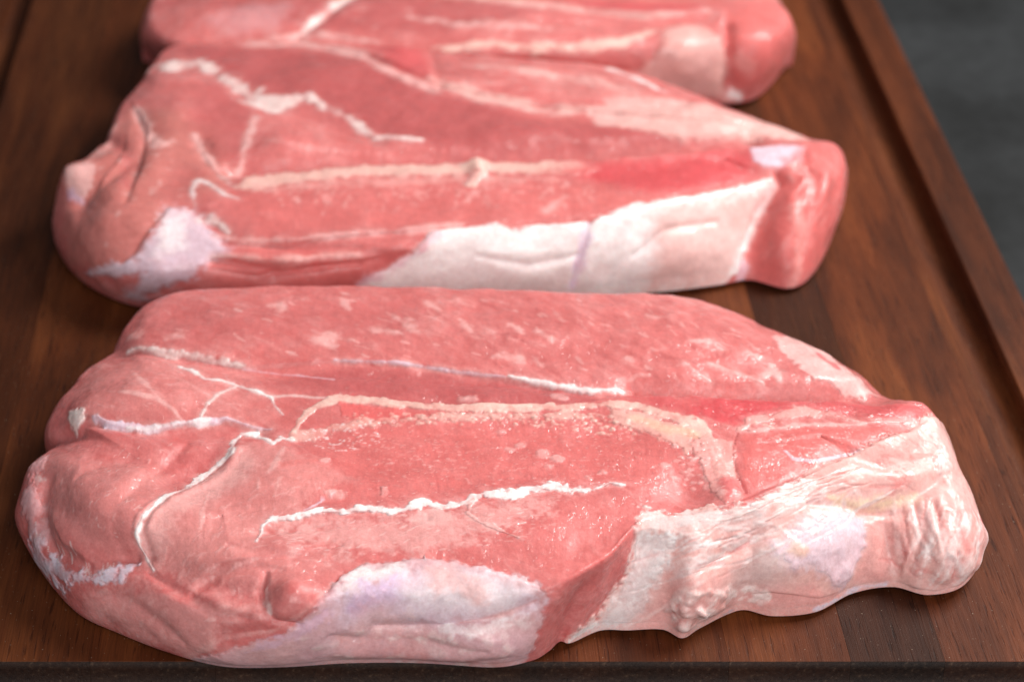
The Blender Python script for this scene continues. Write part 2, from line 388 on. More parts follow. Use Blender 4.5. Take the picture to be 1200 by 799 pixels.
        ('P', None, 'meat_bright', [(29.0, 392.1), (69.4, 402.4), (73.5, 393.4), (64.2, 373.6), (45.5, 370.2)], 0, 6, 3, 0.4),
        ('P', None, 'meat_pale', [(-53.4, 390.6), (-21.3, 394.5), (-1.5, 384.0), (-19.8, 365.5), (-49.8, 376.2)], 0, 6, 4, 0.4),
        ('P', None, 'meat_deep', [(-51.9, 422.5), (-33.7, 423.7), (-37.2, 411.9), (-51.8, 397.1)], 0, 5, 2, 0.35),  # shade of the hollow beside the flap, painted into the colour
        ('P', None, 'fat_pink', [(-83.0, 390.9), (-60.7, 377.6), (-26.1, 366.2), (-44.7, 349.2), (-74.2, 367.6), (-89.3, 385.9)], 0, 5, 4, 0.38),
        ('S', None, 'fat_pink', [(-57.6, 497.6), (13.4, 494.7), (22.4, 457.9), (-23.5, 459.9), (-60.4, 470.3)], 26, 4.0, -35, 0.5, 0.1, 0.6, 3),
        ('S', None, 'fat_pink', [(13.4, 492.3), (109.1, 493.0), (113.5, 455.3), (65.2, 452.3), (22.5, 459.3)], 70, 3.2, -42, 0.4, 0.1, 0.55, 4),
        ('S', None, 'meat_deep', [(13.4, 492.3), (109.1, 493.0), (113.5, 455.3), (65.2, 452.3), (22.5, 459.3)], 90, 7, -42, 0.45, -0.15, 0.35, 5),
        ('L', None, 'fat_pink', [(-27.3, 487.7, 1.36), (-24.2, 485.6, 1.55)], 0.15, 0.9, 0.9, 0.62),
        ('L', None, 'fat_pink', [(-10.3, 472.6, 1.79), (-6.1, 470.2, 1.38)], 0.15, 0.9, 0.9, 0.62),
        ('L', None, 'fat_pink', [(-13.9, 470.2, 1.18), (-8.6, 467.7, 1.2)], 0.15, 0.9, 0.9, 0.62),
        ('L', None, 'fat_pink', [(3.2, 476.2, 1.54), (8.1, 473.0, 1.22)], 0.15, 0.9, 0.9, 0.62),
        ('L', None, 'fat_pink', [(9.4, 482.3, 0.88), (15.5, 473.4, 0.96)], 0.15, 0.9, 0.9, 0.62),
        ('L', None, 'fat_pink', [(18.4, 489.5, 0.62), (22.0, 485.7, 0.65)], 0.15, 0.9, 0.9, 0.62),
        ('L', None, 'fat_pink', [(49.8, 473.1, 1.22), (53.3, 469.4, 1.06)], 0.15, 0.9, 0.9, 0.62),
        ('L', None, 'fat_pink', [(38.2, 462.5, 1.08), (44.3, 461.4, 1.32)], 0.15, 0.9, 0.9, 0.62),
        ('L', None, 'fat_pink', [(48.6, 460.7, 1.07), (50.4, 459.2, 0.93)], 0.15, 0.9, 0.9, 0.62),
        ('L', None, 'fat_pink', [(74.9, 453.5, 0.44), (77.0, 455.3, 0.73), (79.9, 454.8, 0.55)], 0.15, 0.9, 0.9, 0.62),
        ('L', None, 'fat_pink', [(83.0, 483.0, 1.5), (85.9, 482.0, 1.58)], 0.15, 0.9, 0.9, 0.62),
        ('L', None, 'fat_pink', [(74.8, 461.8, 1.17), (75.6, 460.3, 1.02)], 0.15, 0.9, 0.9, 0.62),
        ('L', None, 'fat_pink', [(-56.9, 471.7, 1.35), (-53.7, 472.7, 1.31)], 0.15, 0.9, 0.9, 0.62),
        ('L', None, 'fat_pink', [(-67.2, 477.6, 1.68), (-64.9, 476.5, 1.62)], 0.15, 0.9, 0.9, 0.62),
        ('L', None, 'fat_pink', [(55.7, 484.3, 0.82), (57.8, 479.6, 0.8)], 0.15, 0.9, 0.9, 0.62),
        ('L', None, 'fat_pink', [(28.0, 479.9, 0.55), (30.8, 473.9, 0.51)], 0.15, 0.9, 0.9, 0.62),
        ('L', None, 'fat_pink', [(42.7, 477.0, 0.81), (45.4, 472.3, 0.75)], 0.15, 0.9, 0.9, 0.62),
        ('L', None, 'fat_pink', [(-6.8, 492.2, 0.73), (-4.2, 486.5, 0.75)], 0.15, 0.9, 0.9, 0.62),
        ('L', 'fat_seam', 'fat_pink', [(94.1, 469.2, 0.88), (99.0, 468.8, 1.22), (101.7, 466.0, 0.68)], 0.3, 0.6, 0.6, 0.9),
        ('L', 'fat_seam', 'fat_pink', [(97.3, 459.7, 0.55), (104.1, 456.5, 0.93), (111.9, 452.3, 0.61)], 0.3, 0.6, 0.6, 0.9),
        ('L', 'fat_seam', 'fat_pink', [(112.1, 453.9, 0.78), (115.6, 459.3, 1.44), (116.1, 453.4, 0.66)], 0.3, 0.6, 0.6, 0.9),
        ('L', 'fat_seam', 'fat_pink', [(90.6, 458.9, 0.51), (93.7, 454.8, 0.44), (96.9, 452.8, 0.35)], 0.3, 0.6, 0.6, 0.9),
        ('L', 'fat_seam', 'fat_pink', [(109.1, 465.6, 0.69), (112.0, 463.6, 0.77)], 0.3, 0.6, 0.6, 0.9),
        ('P', 'fat_cap', 'fat_pink', [(119.7, 477.8), (125.5, 488.1), (134.5, 486.1), (139.2, 461.6), (148.4, 461.8), (141.9, 452.8), (134.2, 451.8), (126.5, 454.1), (121.9, 462.2), (119.1, 468.9)], 0.7, 1.0, 1.2, 0.95),
        ('L', None, 'blood', [(131.4, 469.3, 1.5), (133.0, 465.9, 2.1), (134.0, 461.1, 1.12)], -0.2, 0.5, 0.3, 0.8),
        ('L', 'fat_seam', 'lavender', [(-8.4, 461.2, 0.17), (-2.9, 460.7, 0.31), (4.3, 460.2, 0.3), (9.7, 459.7, 0.31), (17.6, 458.4, 0.28), (25.4, 456.7, 0.25), (31.8, 455.5, 0.25), (39.6, 454.4, 0.21)], 0.5, 0.4, 0.5, 0.9),
        ('L', 'fat_seam', 'white', [(40.5, 454.5, 0.26), (44.9, 453.2, 0.43), (50.8, 451.3, 0.55), (56.7, 449.9, 0.82), (62.6, 448.7, 0.89), (67.8, 449.1, 0.62), (72.2, 449.2, 0.67)], 0.6, 0.5, 0.5, 1.0),
        ('P', None, 'meat_deep', [(-23.4, 456.2), (-1.7, 459.2), (31.9, 454.7), (62.4, 447.4), (69.2, 444.0), (54.6, 440.6), (31.3, 442.2), (10.1, 444.5), (-6.4, 446.3)], 0, 2, 1.5, 0.55),
        ('S', None, 'fat_white', [(-75.9, 472.7), (-24.6, 494.8), (89.3, 493.1), (128.2, 469.5), (135.4, 443.8), (144.6, 432.3), (73.2, 396.4), (45.5, 370.2), (-5.7, 378.6), (-54.8, 377.5), (-84.6, 412.8)], 420, 0.7, 0, 0.14, 0.2, 0.3, 51),  # fat specks and wet glints, both painted as pale flecks
        ('S', None, 'fat_white', [(0.7, 431.7), (76.8, 429.1), (69.5, 404.1), (0.6, 398.2)], 260, 0.5, 0, 0.14, 0.3, 0.38, 52),  # fat specks plus painted sparkle on the centre muscle
        ('L', 'fat_seam', 'fat_white', [(-68.2, 471.3, 0.46), (-59.0, 466.4, 0.62), (-56.0, 464.9, 0.91), (-51.5, 464.1, 0.58), (-45.3, 462.2, 0.63), (-39.1, 460.3, 0.42), (-33.5, 458.8, 0.2)], 0.5, 0.7, 0.8, 0.95),
        ('L', 'fat_seam', 'white', [(-51.5, 457.5, 0.87), (-47.6, 454.7, 0.91), (-44.6, 451.6, 0.66), (-39.4, 451.2, 0.67), (-35.4, 449.3, 0.92), (-30.0, 446.2, 0.43), (-25.7, 444.3, 0.55)], 0.4, 0.4, 0.3, 1.0),
        ('L', 'fat_seam', 'fat_white', [(-35.4, 449.3, 0.88), (-40.6, 444.4, 0.67), (-43.3, 439.0, 0.43), (-44.4, 434.2, 0.27)], 0.4, 0.4, 0.4, 1.0),
        ('L', 'fat_seam', 'white', [(-30.1, 447.0, 0.43), (-25.7, 444.3, 0.63), (-24.6, 440.8, 0.42), (-22.2, 436.6, 0.35)], 0.4, 0.4, 0.3, 1.0),
        ('L', None, 'fat_white', [(-25.7, 444.6, 0.58), (-19.4, 445.1, 0.5), (-10.6, 443.5, 0.39)], 0.2, 0.4, 0.3, 0.7),
        ('L', None, 'fat_pink', [(-67.4, 444.7, 0.62), (-61.4, 441.7, 0.57), (-56.6, 439.9, 0.71), (-51.6, 435.3, 0.58), (-49.8, 432.4, 0.35)], 0.2, 0.5, 0.3, 0.8),
        ('L', None, 'fat_pink', [(-64.3, 454.2, 0.44), (-59.3, 445.0, 0.54), (-55.8, 439.2, 0.45)], 0.1, 0.5, 0.3, 0.7),
        ('L', None, 'lavender', [(-34.3, 458.3, 0.2), (-18.5, 456.2, 0.56), (-8.8, 452.7, 0.58)], 0.1, 0.4, 0.3, 0.6),
        ('L', 'fat_seam', 'lavender', [(-73.9, 436.1, 0.63), (-70.2, 433.1, 0.97), (-64.1, 430.8, 1.34), (-56.0, 430.3, 0.61), (-51.4, 431.4, 0.44), (-43.4, 432.9, 0.54), (-37.6, 434.0, 0.37), (-31.8, 432.2, 0.32), (-25.2, 430.3, 0.22)], 0.6, 0.6, 0.5, 1.0),
        ('L', None, 'white', [(-64.1, 430.6, 0.74), (-59.4, 430.2, 0.43), (-46.8, 432.1, 0.45), (-42.8, 433.1, 0.64)], 0.2, 0.7, 0.5, 0.8),
        ('P', 'fat_seam', 'fat_white', [(-83.0, 445.7), (-77.3, 441.7), (-76.5, 437.5), (-78.3, 436.1), (-79.8, 435.6), (-81.4, 438.5)], 0.9, 0.6, 0.5, 1.0),
        ('P', None, 'meat_pale', [(-53.8, 396.6), (-40.2, 415.6), (-32.7, 426.2), (-19.8, 421.4), (-1.7, 408.9), (-21.1, 392.0), (-29.1, 377.6), (-42.3, 372.3), (-53.4, 380.7), (-56.4, 389.4)], 0, 3, 3, 0.6),
        ('P', None, 'fat_pink', [(-53.8, 396.6), (-47.0, 403.3), (-40.2, 415.6), (-35.2, 416.7), (-32.5, 423.7), (-28.6, 414.1), (-32.8, 405.3), (-41.1, 398.0), (-48.1, 391.9), (-50.5, 385.6), (-53.3, 381.8), (-56.6, 386.3), (-56.7, 391.3)], 0, 3, 1.5, 0.55),
        ('L', 'fat_seam', 'white', [(-19.5, 425.0, 0.75), (-22.3, 426.1, 1.05), (-24.5, 423.2, 0.68), (-29.4, 429.4, 0.86), (-33.4, 430.1, 0.5), (-35.0, 426.5, 0.95), (-35.9, 419.8, 1.17), (-39.6, 417.1, 0.83), (-43.2, 413.0, 1.11), (-46.9, 405.2, 1.11), (-52.1, 399.6, 0.74), (-54.5, 395.3, 0.43), (-56.1, 393.2, 0.4), (-57.8, 390.4, 0.46), (-57.6, 387.0, 0.54), (-56.4, 383.9, 0.49), (-54.7, 380.2, 0.27)], 0.7, 0.5, 0.5, 1.0),
        ('L', None, 'fat_pink', [(-21.4, 421.3, 0.41), (-23.6, 413.3, 0.79), (-25.4, 409.7, 0.49)], 0.3, 0.6, 0.5, 0.7),
        ('L', None, 'fat_pink', [(-40.4, 404.3, 0.38), (-41.4, 395.9, 0.46), (-41.7, 389.0, 0.35)], 0.2, 0.6, 0.5, 0.6),
        ('L', None, 'fat_pink', [(-27.7, 408.2, 0.39), (-27.6, 403.9, 0.34)], 0.2, 0.5, 0.3, 0.6),
        ('L', None, 'fat_pink', [(-22.0, 407.5, 0.4), (-23.4, 400.8, 0.31)], 0.2, 0.5, 0.3, 0.5),
        ('L', 'silver_skin', 'blue_white', [(-98.0, 412.9, 1.8), (-96.3, 408.9, 3.9), (-89.7, 399.7, 2.59), (-82.6, 393.5, 1.55), (-77.7, 389.4, 0.9), (-70.5, 385.6, 0.93), (-63.0, 383.6, 1.59), (-59.4, 384.5, 0.81)], 0.5, 1.4, 1.6, 0.95),
        ('S', None, 'fat_white', [(-85.2, 418.4), (-47.5, 424.9), (-39.8, 410.4), (-57.6, 391.4), (-75.6, 394.0)], 60, 1.6, 50, 0.16, 0.3, 0.35, 71),
        ('S', None, 'fat_pink', [(-82.0, 466.9), (-30.6, 458.7), (-24.9, 434.7), (-71.3, 434.8)], 50, 2.4, -30, 0.3, 0.2, 0.4, 72),
        ('S', None, 'fat_pink', [(-53.5, 394.3), (-21.5, 407.6), (-1.5, 384.0), (-19.8, 365.5), (-49.8, 376.2)], 70, 3.0, 35, 0.35, 0.3, 0.35, 73),
        ('L', 'silver_skin', 'membrane', [(-90.9, 425.9, 2.67), (-92.3, 419.6, 3.24), (-91.9, 412.9, 3.29), (-91.7, 407.1, 3.43)], 0.4, 1.6, 1.2, 0.7),
        ('P', None, 'white', [(-90.5, 422.9), (-87.9, 421.6), (-87.2, 419.3), (-89.2, 419.7)], 0.3, 0.8, 0.6, 0.6),
        ('S', None, 'white', [(-91.3, 414.3), (-87.6, 403.5), (-59.6, 384.0), (-71.8, 385.8), (-91.4, 400.7)], 30, 1.6, 60, 0.25, 0.2, 0.5, 9),
        ('S', None, 'fat_pink', [(-83.0, 390.9), (-60.7, 377.6), (-26.1, 366.2), (-44.7, 349.2), (-74.2, 367.6), (-89.3, 385.9)], 40, 2.4, 10, 0.7, 0.1, 0.4, 10),
        ('S', None, 'fat_pink', [(-38.7, 391.5), (-21.5, 407.6), (-6.1, 408.8), (-10.3, 394.9), (-27.9, 394.7), (-31.2, 377.6), (-49.8, 376.2)], 60, 1.8, 70, 0.25, 0.2, 0.3, 11),
        ('P', None, 'fat_pink', [(-25.4, 390.9), (-5.8, 394.1), (9.4, 394.2), (20.4, 396.1), (29.3, 398.8), (38.1, 399.3), (51.6, 402.2), (46.7, 395.3), (41.9, 391.0), (24.3, 383.5), (15.7, 381.0), (-3.7, 381.2), (-20.9, 384.8)], 0.1, 3, 4.5, 0.5),
        ('S', None, 'fat_white', [(-25.4, 391.4), (46.9, 398.6), (41.5, 383.0), (-20.7, 379.9)], 110, 1.6, 20, 0.22, 0.2, 0.34, 12),
        ('L', 'fat_seam', 'white', [(-27.1, 384.2, 0.37), (-25.8, 390.1, 0.51), (-23.3, 392.5, 0.82), (-17.9, 393.5, 0.59), (-11.4, 395.6, 0.79), (-6.0, 395.2, 0.62), (0.7, 397.0, 0.92), (6.2, 395.7, 0.69), (10.5, 396.3, 1.04), (16.1, 399.0, 1.29), (20.5, 397.6, 1.3), (26.0, 398.9, 1.38), (30.5, 402.2, 1.26), (38.3, 402.0, 1.39), (42.8, 404.2, 0.91), (49.6, 405.6, 1.13), (54.0, 404.1, 1.17), (59.6, 404.8, 0.82), (64.2, 407.0, 0.49), (68.0, 406.4, 0.22)], 0.9, 0.5, 0.9, 1.0),
        ('L', 'fat_seam', 'fat_pink', [(29.4, 401.4, 0.65), (27.1, 398.2, 0.88), (26.5, 394.4, 0.82), (29.0, 391.5, 0.64), (34.2, 388.5, 0.52), (38.8, 386.0, 0.3)], 0.5, 0.7, 0.7, 0.9),
        ('P', None, 'fat_pink', [(10.5, 395.7), (20.4, 396.9), (23.6, 392.3), (15.9, 389.7), (11.6, 392.7)], 0.2, 1.5, 1.5, 0.75),
        ('L', None, 'lavender', [(-15.2, 395.5, 0.38), (-11.4, 398.8, 0.29), (-7.9, 402.6, 0.31)], 0.2, 0.4, 0.2, 0.9),
        ('L', None, 'fat_pink', [(-8.4, 402.1, 1.86), (-6.3, 402.4, 1.79)], 0.5, 0.6, 0.6, 0.8),
        ('L', None, 'meat_bright', [(-21.8, 413.2, 0.81), (-10.6, 415.9, 0.98), (0.3, 414.7, 0.78)], -0.1, 1, 0.5, 0.4),
        ('S', None, 'fat_pink', [(-3.9, 430.0), (76.8, 429.1), (70.0, 409.0), (0.5, 403.9)], 190, 0.7, 0, 0.25, 0.3, 0.42, 13),
        ('S', None, 'fat_pink', [(0.7, 424.4), (30.6, 426.7), (24.9, 409.2), (2.8, 404.3)], 60, 1.8, -8, 0.25, 0.12, 0.3, 14),
        ('S', None, 'meat_deep', [(-3.9, 430.0), (83.8, 429.0), (79.1, 408.7), (0.7, 400.1)], 70, 3, 80, 0.3, -0.12, 0.3, 15),
        ('L', None, 'fat_pink', [(47.2, 419.1, 1.34), (47.8, 419.0, 1.56)], 1.2, 0.5, 0.5, 0.6),
        ('L', None, 'fat_pink', [(50.4, 417.2, 0.94), (51.2, 417.2, 1.16)], 1.2, 0.5, 0.5, 0.6),
        ('L', None, 'fat_pink', [(36.8, 430.0, 0.91), (37.5, 430.0, 0.91)], 1.2, 0.5, 0.5, 0.6),
        ('L', None, 'fat_pink', [(38.8, 421.5, 0.9), (39.5, 421.6, 0.95)], 1.2, 0.5, 0.5, 0.6),
        ('L', None, 'fat_pink', [(62.2, 411.4, 1.11), (63.0, 411.5, 1.25)], 1.2, 0.5, 0.5, 0.6),
        ('L', None, 'fat_pink', [(58.6, 408.8, 0.85), (59.3, 408.7, 0.84)], 1.2, 0.5, 0.5, 0.6),
        ('L', None, 'fat_pink', [(48.3, 414.0, 0.52), (48.5, 413.8, 0.82)], 1.2, 0.5, 0.5, 0.6),
        ('L', None, 'fat_pink', [(26.6, 443.7, 1.47), (27.3, 443.7, 1.44)], 1.2, 0.5, 0.5, 0.6),
        ('L', None, 'fat_pink', [(29.0, 443.4, 1.7), (29.7, 443.4, 1.66)], 1.2, 0.5, 0.5, 0.6),
        ('L', None, 'fat_pink', [(53.8, 445.6, 1.84), (54.5, 445.7, 1.9)], 1.2, 0.5, 0.5, 0.6),
        ('L', None, 'fat_pink', [(41.7, 423.1, 1.3), (42.2, 423.0, 1.3)], 1.2, 0.5, 0.5, 0.6),
        ('L', None, 'fat_pink', [(79.5, 414.7, 1.02), (80.2, 414.7, 0.97)], 1.2, 0.5, 0.5, 0.6),
        ('L', None, 'fat_pink', [(81.3, 410.5, 0.96), (82.0, 410.6, 0.93)], 1.2, 0.5, 0.5, 0.6),
        ('L', None, 'fat_pink', [(83.8, 412.6, 0.78), (84.4, 412.6, 0.77)], 1.2, 0.5, 0.5, 0.6),
        ('L', None, 'fat_pink', [(4.9, 404.6, 1.0), (5.4, 402.7, 1.13)], 1.2, 0.5, 0.5, 0.6),
        ('L', None, 'fat_pink', [(-10.9, 415.9, 1.08), (-10.2, 416.0, 1.04)], 1.2, 0.5, 0.5, 0.6),
        ('L', 'blade_bone', 'bone', [(-19.3, 428.6, 0.63), (-17.4, 433.2, 1.17), (-13.8, 439.3, 1.51), (-7.5, 443.5, 1.37), (3.1, 442.5, 2.05), (9.4, 440.3, 1.47), (24.8, 438.8, 1.69), (40.4, 438.3, 1.72), (56.2, 439.2, 1.58), (67.6, 440.8, 1.6), (74.6, 440.2, 1.95), (82.3, 436.1, 2.29), (89.2, 431.6, 2.7), (92.9, 424.8, 2.03), (93.8, 416.1, 1.58), (94.0, 408.2, 1.01)], 0.9, 0.5, 0.5, 1.0),
        ('P', 'blade_bone', 'marrow', [(-6.8, 440.9), (5.4, 438.9), (21.7, 436.3), (10.1, 434.3), (0.7, 433.6), (-5.8, 435.6)], 0.3, 1, 1, 0.8),
        ('L', 'blade_bone', 'bone', [(-18.9, 426.8, 2.14), (-14.3, 427.4, 2.59), (-8.5, 431.5, 1.75), (-1.6, 432.2, 1.22), (7.7, 433.9, 1.18), (21.7, 435.6, 1.15), (35.6, 435.2, 1.15), (51.9, 435.8, 1.2), (66.0, 435.7, 1.32)], 0.5, 1.3, 1.3, 0.6),
        ('S', None, 'white', [(-17.8, 430.1), (-10.9, 431.4), (3.0, 434.9), (4.2, 424.5), (-6.2, 420.0), (-16.5, 423.7)], 120, 0.5, 0, 0.28, 0.6, 0.5, 16),
        ('P', 'blade_bone', 'bone', [(67.4, 438.3), (77.8, 437.6), (86.3, 430.8), (88.7, 423.2), (86.0, 418.2), (81.1, 425.4), (73.5, 429.5), (66.8, 432.9)], 0.5, 1.4, 1.8, 0.6),
        ('L', None, 'bone_yellow', [(73.9, 433.9, 1.79), (78.3, 432.0, 2.27), (83.8, 429.0, 2.0), (89.2, 426.9, 1.47)], 0.1, 1, 0.8, 0.75),
        ('L', None, 'crack', [(61.2, 434.7, 0.35), (65.3, 433.6, 0.53), (69.7, 431.8, 0.51), (73.5, 429.5, 0.44), (76.2, 427.4, 0.33)], -0.7, 0.4, 0.6, 0.7),
        ('S', None, 'bone', [(-6.3, 436.7), (63.7, 436.5), (77.3, 432.8), (72.1, 427.3), (40.1, 432.4), (-1.6, 431.6)], 220, 0.6, 0, 0.42, 0.7, 0.6, 17),
        ('P', 'blade_bone', 'bone_pink', [(87.3, 424.1), (93.9, 426.4), (99.2, 423.8), (98.3, 414.7), (98.4, 406.7), (99.1, 402.7), (96.6, 399.2), (93.3, 399.0), (91.3, 403.2), (90.0, 410.2)], 0.8, 0.8, 0.8, 0.9),
        ('P', None, 'blood', [(92.9, 408.7), (98.3, 409.3), (99.0, 403.4), (96.3, 399.5), (93.4, 399.6)], 0.2, 1.4, 0.8, 0.6),
        ('S', None, 'fat_pink', [(82.9, 423.2), (93.8, 419.7), (93.7, 402.1), (85.7, 406.9), (82.7, 410.7)], 60, 0.9, 0, 0.6, 0.5, 0.6, 18),
        ('P', None, 'blood', [(73.5, 445.0), (88.1, 444.5), (111.7, 444.0), (131.8, 444.0), (147.5, 444.4), (154.9, 443.4), (152.7, 437.8), (142.9, 435.7), (127.0, 438.3), (107.9, 436.1), (100.6, 431.5), (90.4, 435.3), (79.3, 440.6)], 0, 1.6, 1.8, 0.5),
        ('P', None, 'blood', [(90.2, 439.1), (99.8, 443.6), (111.6, 443.6), (116.9, 440.7), (108.1, 436.8), (100.3, 432.3), (92.7, 435.3)], 0, 2.4, 2.5, 0.55),
        ('S', None, 'meat_bright', [(83.2, 443.0), (152.2, 444.6), (148.1, 437.1), (102.9, 433.8)], 120, 0.8, 0, 0.35, 0.3, 0.4, 61),
        ('S', None, 'meat_deep', [(83.2, 443.0), (152.2, 444.6), (148.1, 437.1), (102.9, 433.8)], 60, 1.4, 0, 0.4, -0.3, 0.4, 62),
        ('P', None, 'meat_bright', [(101.8, 427.5), (110.7, 431.4), (132.6, 431.1), (149.5, 434.0), (131.2, 423.4), (113.1, 411.4), (101.9, 404.8), (99.0, 410.5)], 0.2, 1, 1, 0.85),
        ('L', 'fat_seam', 'bone_pink', [(101.8, 429.9, 0.72), (105.1, 433.1, 1.27), (111.4, 435.6, 1.55), (118.6, 437.5, 1.64), (125.6, 436.8, 1.17), (134.3, 434.0, 0.62)], 0.5, 0.7, 0.7, 0.9),
        ('L', 'fat_seam', 'fat_pink', [(104.1, 428.8, 0.66), (116.5, 431.4, 0.66), (132.8, 432.3, 0.75), (150.3, 436.0, 0.74)], 0.3, 0.5, 0.5, 0.75),
        ('S', None, 'bone', [(104.0, 432.6), (119.0, 433.4), (116.0, 429.2), (104.4, 427.6)], 14, 0.6, 0, 0.4, 0.6, 0.6, 19),
        ('L', None, 'crack', [(100.6, 427.7, 0.33), (98.5, 421.7, 0.36), (97.8, 416.1, 0.36), (98.2, 408.6, 0.38), (99.3, 404.1, 0.29)], -0.7, 0.4, 0.3, 0.8),
        ('L', None, 'lavender', [(112.2, 420.4, 0.31), (114.0, 417.3, 0.47), (119.7, 416.6, 0.44), (127.5, 419.7, 0.47), (133.4, 422.5, 0.24)], 0.15, 0.4, 0.3, 0.7),
        ('S', None, 'fat_pink', [(104.4, 427.0), (132.1, 428.8), (129.0, 421.3), (105.9, 409.4)], 60, 0.8, 0, 0.35, 0.25, 0.45, 20),
        ('P', 'fat_cap', 'fat_cream', [(69.9, 395.0), (72.7, 397.7), (79.9, 396.4), (89.1, 399.2), (92.1, 396.5), (97.6, 399.3), (104.9, 403.2), (113.8, 409.8), (120.6, 415.1), (128.6, 419.1), (138.4, 425.6), (148.0, 431.3), (156.2, 440.4), (171.2, 446.1), (174.1, 436.0), (175.6, 422.5), (186.2, 425.9), (188.8, 419.9), (193.7, 417.6), (190.8, 409.5), (181.7, 400.8), (172.3, 396.5), (146.8, 378.9), (125.6, 368.9), (113.4, 364.8), (103.5, 363.5), (101.3, 362.4), (92.8, 357.5), (90.3, 358.0), (79.6, 357.7), (67.9, 348.6), (64.7, 353.7), (70.6, 361.8), (73.3, 372.8), (73.1, 382.3), (70.3, 388.7)], 1.2, 0.9, 1.7, 0.96),
        ('P', None, 'silver', [(102.3, 388.9), (119.3, 400.9), (140.3, 405.8), (135.9, 393.7), (115.1, 386.9), (109.2, 378.9), (97.9, 377.7)], 0, 5, 3, 0.45),
        ('P', None, 'white', [(71.4, 395.7), (73.2, 397.1), (82.1, 395.8), (91.0, 396.6), (92.3, 395.2), (100.0, 399.2), (114.9, 409.8), (117.0, 408.5), (100.8, 395.4), (87.3, 391.2), (76.9, 390.4), (72.2, 389.4)], 0.2, 2.5, 2.5, 0.5),
        ('P', 'silver_skin', 'silver', [(71.9, 390.0), (82.0, 389.9), (81.7, 384.1), (80.0, 374.1), (79.1, 364.9), (72.3, 359.8), (68.0, 355.4), (72.6, 363.1), (74.8, 373.6), (74.2, 382.6)], 0.5, 2.4, 1.8, 0.85),
        ('L', None, 'white', [(67.0, 354.6, 0.65), (69.7, 358.7, 0.69), (72.5, 362.2, 0.43)], 0.6, 0.5, 0.4, 0.9),
        ('L', None, 'silver', [(84.7, 378.9, 1.87), (95.3, 388.0, 2.24), (103.2, 394.6, 1.66)], 0.1, 3, 2, 0.6),
        ('L', None, 'silver', [(82.3, 393.9, 1.4), (80.6, 385.1, 1.32), (81.3, 376.6, 0.75)], 0.1, 3, 2, 0.5),
        ('L', None, 'blood', [(92.1, 382.3, 0.32), (96.3, 385.8, 0.58), (101.3, 389.6, 0.46), (104.4, 392.1, 0.23)], -0.3, 0.8, 0.6, 0.6),
        ('P', 'silver_skin', 'lavender', [(107.2, 389.5), (114.2, 397.9), (126.6, 402.9), (141.0, 405.8), (145.5, 399.8), (141.0, 390.5), (131.5, 382.5), (117.8, 386.5), (112.2, 384.8)], 0.8, 2, 1.5, 0.7),
        ('L', None, 'bone_yellow', [(112.3, 389.8, 1.33), (114.0, 389.8, 1.4)], 0.3, 1.5, 1, 0.8),
        ('P', None, 'yellow_fat', [(121.4, 406.1), (132.3, 407.1), (151.6, 415.0), (153.8, 413.9), (147.3, 411.1), (137.6, 405.3), (125.5, 404.3)], 0.3, 1.4, 1.2, 0.8),
        ('P', None, 'meat_pale', [(142.0, 405.3), (151.3, 411.5), (156.0, 412.4), (160.3, 405.6), (161.0, 397.6), (152.1, 390.3), (142.5, 389.9), (147.3, 400.7)], 0, 3, 2.5, 0.55),
        ('P', None, 'meat_pale', [(105.6, 378.0), (119.9, 381.2), (136.8, 382.0), (117.7, 373.1), (105.3, 371.7)], 0, 3, 2, 0.6),
        ('P', None, 'meat_pale', [(159.9, 411.9), (167.4, 420.6), (176.8, 421.0), (180.1, 414.5), (170.0, 410.2)], 0, 4, 3, 0.5),
        ('P', None, 'meat_pale', [(84.7, 378.9), (96.9, 381.7), (102.8, 372.1), (90.9, 366.8), (81.3, 365.9)], 0, 4, 3, 0.4),
        ('P', None, 'meat_pale', [(130.3, 416.2), (145.5, 425.9), (154.3, 429.4), (145.1, 419.5)], 0, 3, 2, 0.45),
        ('L', None, 'meat_bright', [(152.1, 413.4, 0.42), (156.6, 410.8, 0.48), (161.5, 408.9, 0.3)], -0.5, 0.9, 0.6, 0.4),
        ('L', None, 'meat_bright', [(155.7, 413.9, 0.41), (160.3, 411.3, 0.39), (162.8, 409.7, 0.25)], -0.5, 0.9, 0.6, 0.4),
        ('L', None, 'meat_bright', [(158.8, 414.9, 0.42), (163.4, 412.5, 0.36)], -0.5, 0.9, 0.6, 0.4),
        ('L', None, 'meat_bright', [(152.7, 405.7, 0.34), (160.3, 405.6, 0.33)], -0.5, 0.9, 0.6, 0.4),
        ('L', None, 'meat_bright', [(154.1, 400.8, 0.29), (162.0, 403.0, 0.39)], -0.5, 0.9, 0.6, 0.4),
        ('L', None, 'meat_bright', [(163.0, 415.1, 0.52), (174.3, 413.3, 0.36)], -0.5, 0.9, 0.6, 0.4),
        ('L', None, 'meat_bright', [(162.9, 412.4, 0.22), (175.1, 411.5, 0.33)], -0.5, 0.9, 0.6, 0.4),
        ('L', None, 'meat_bright', [(166.5, 405.0, 0.3), (172.6, 407.2, 0.39)], -0.5, 0.9, 0.6, 0.4),
        ('L', None, 'meat_bright', [(170.7, 409.9, 0.41), (178.4, 409.4, 0.45)], -0.5, 0.9, 0.6, 0.4),
        ('L', None, 'meat_bright', [(140.4, 415.1, 0.32), (149.9, 414.9, 0.3)], -0.5, 0.9, 0.6, 0.4),
        ('L', None, 'meat_bright', [(137.4, 412.5, 0.36), (146.2, 414.9, 0.3)], -0.5, 0.9, 0.6, 0.4),
        ('S', None, 'white', [(151.7, 411.2), (175.4, 424.0), (184.1, 415.2), (169.7, 403.4)], 60, 5, -60, 0.45, 0.45, 0.4, 21),
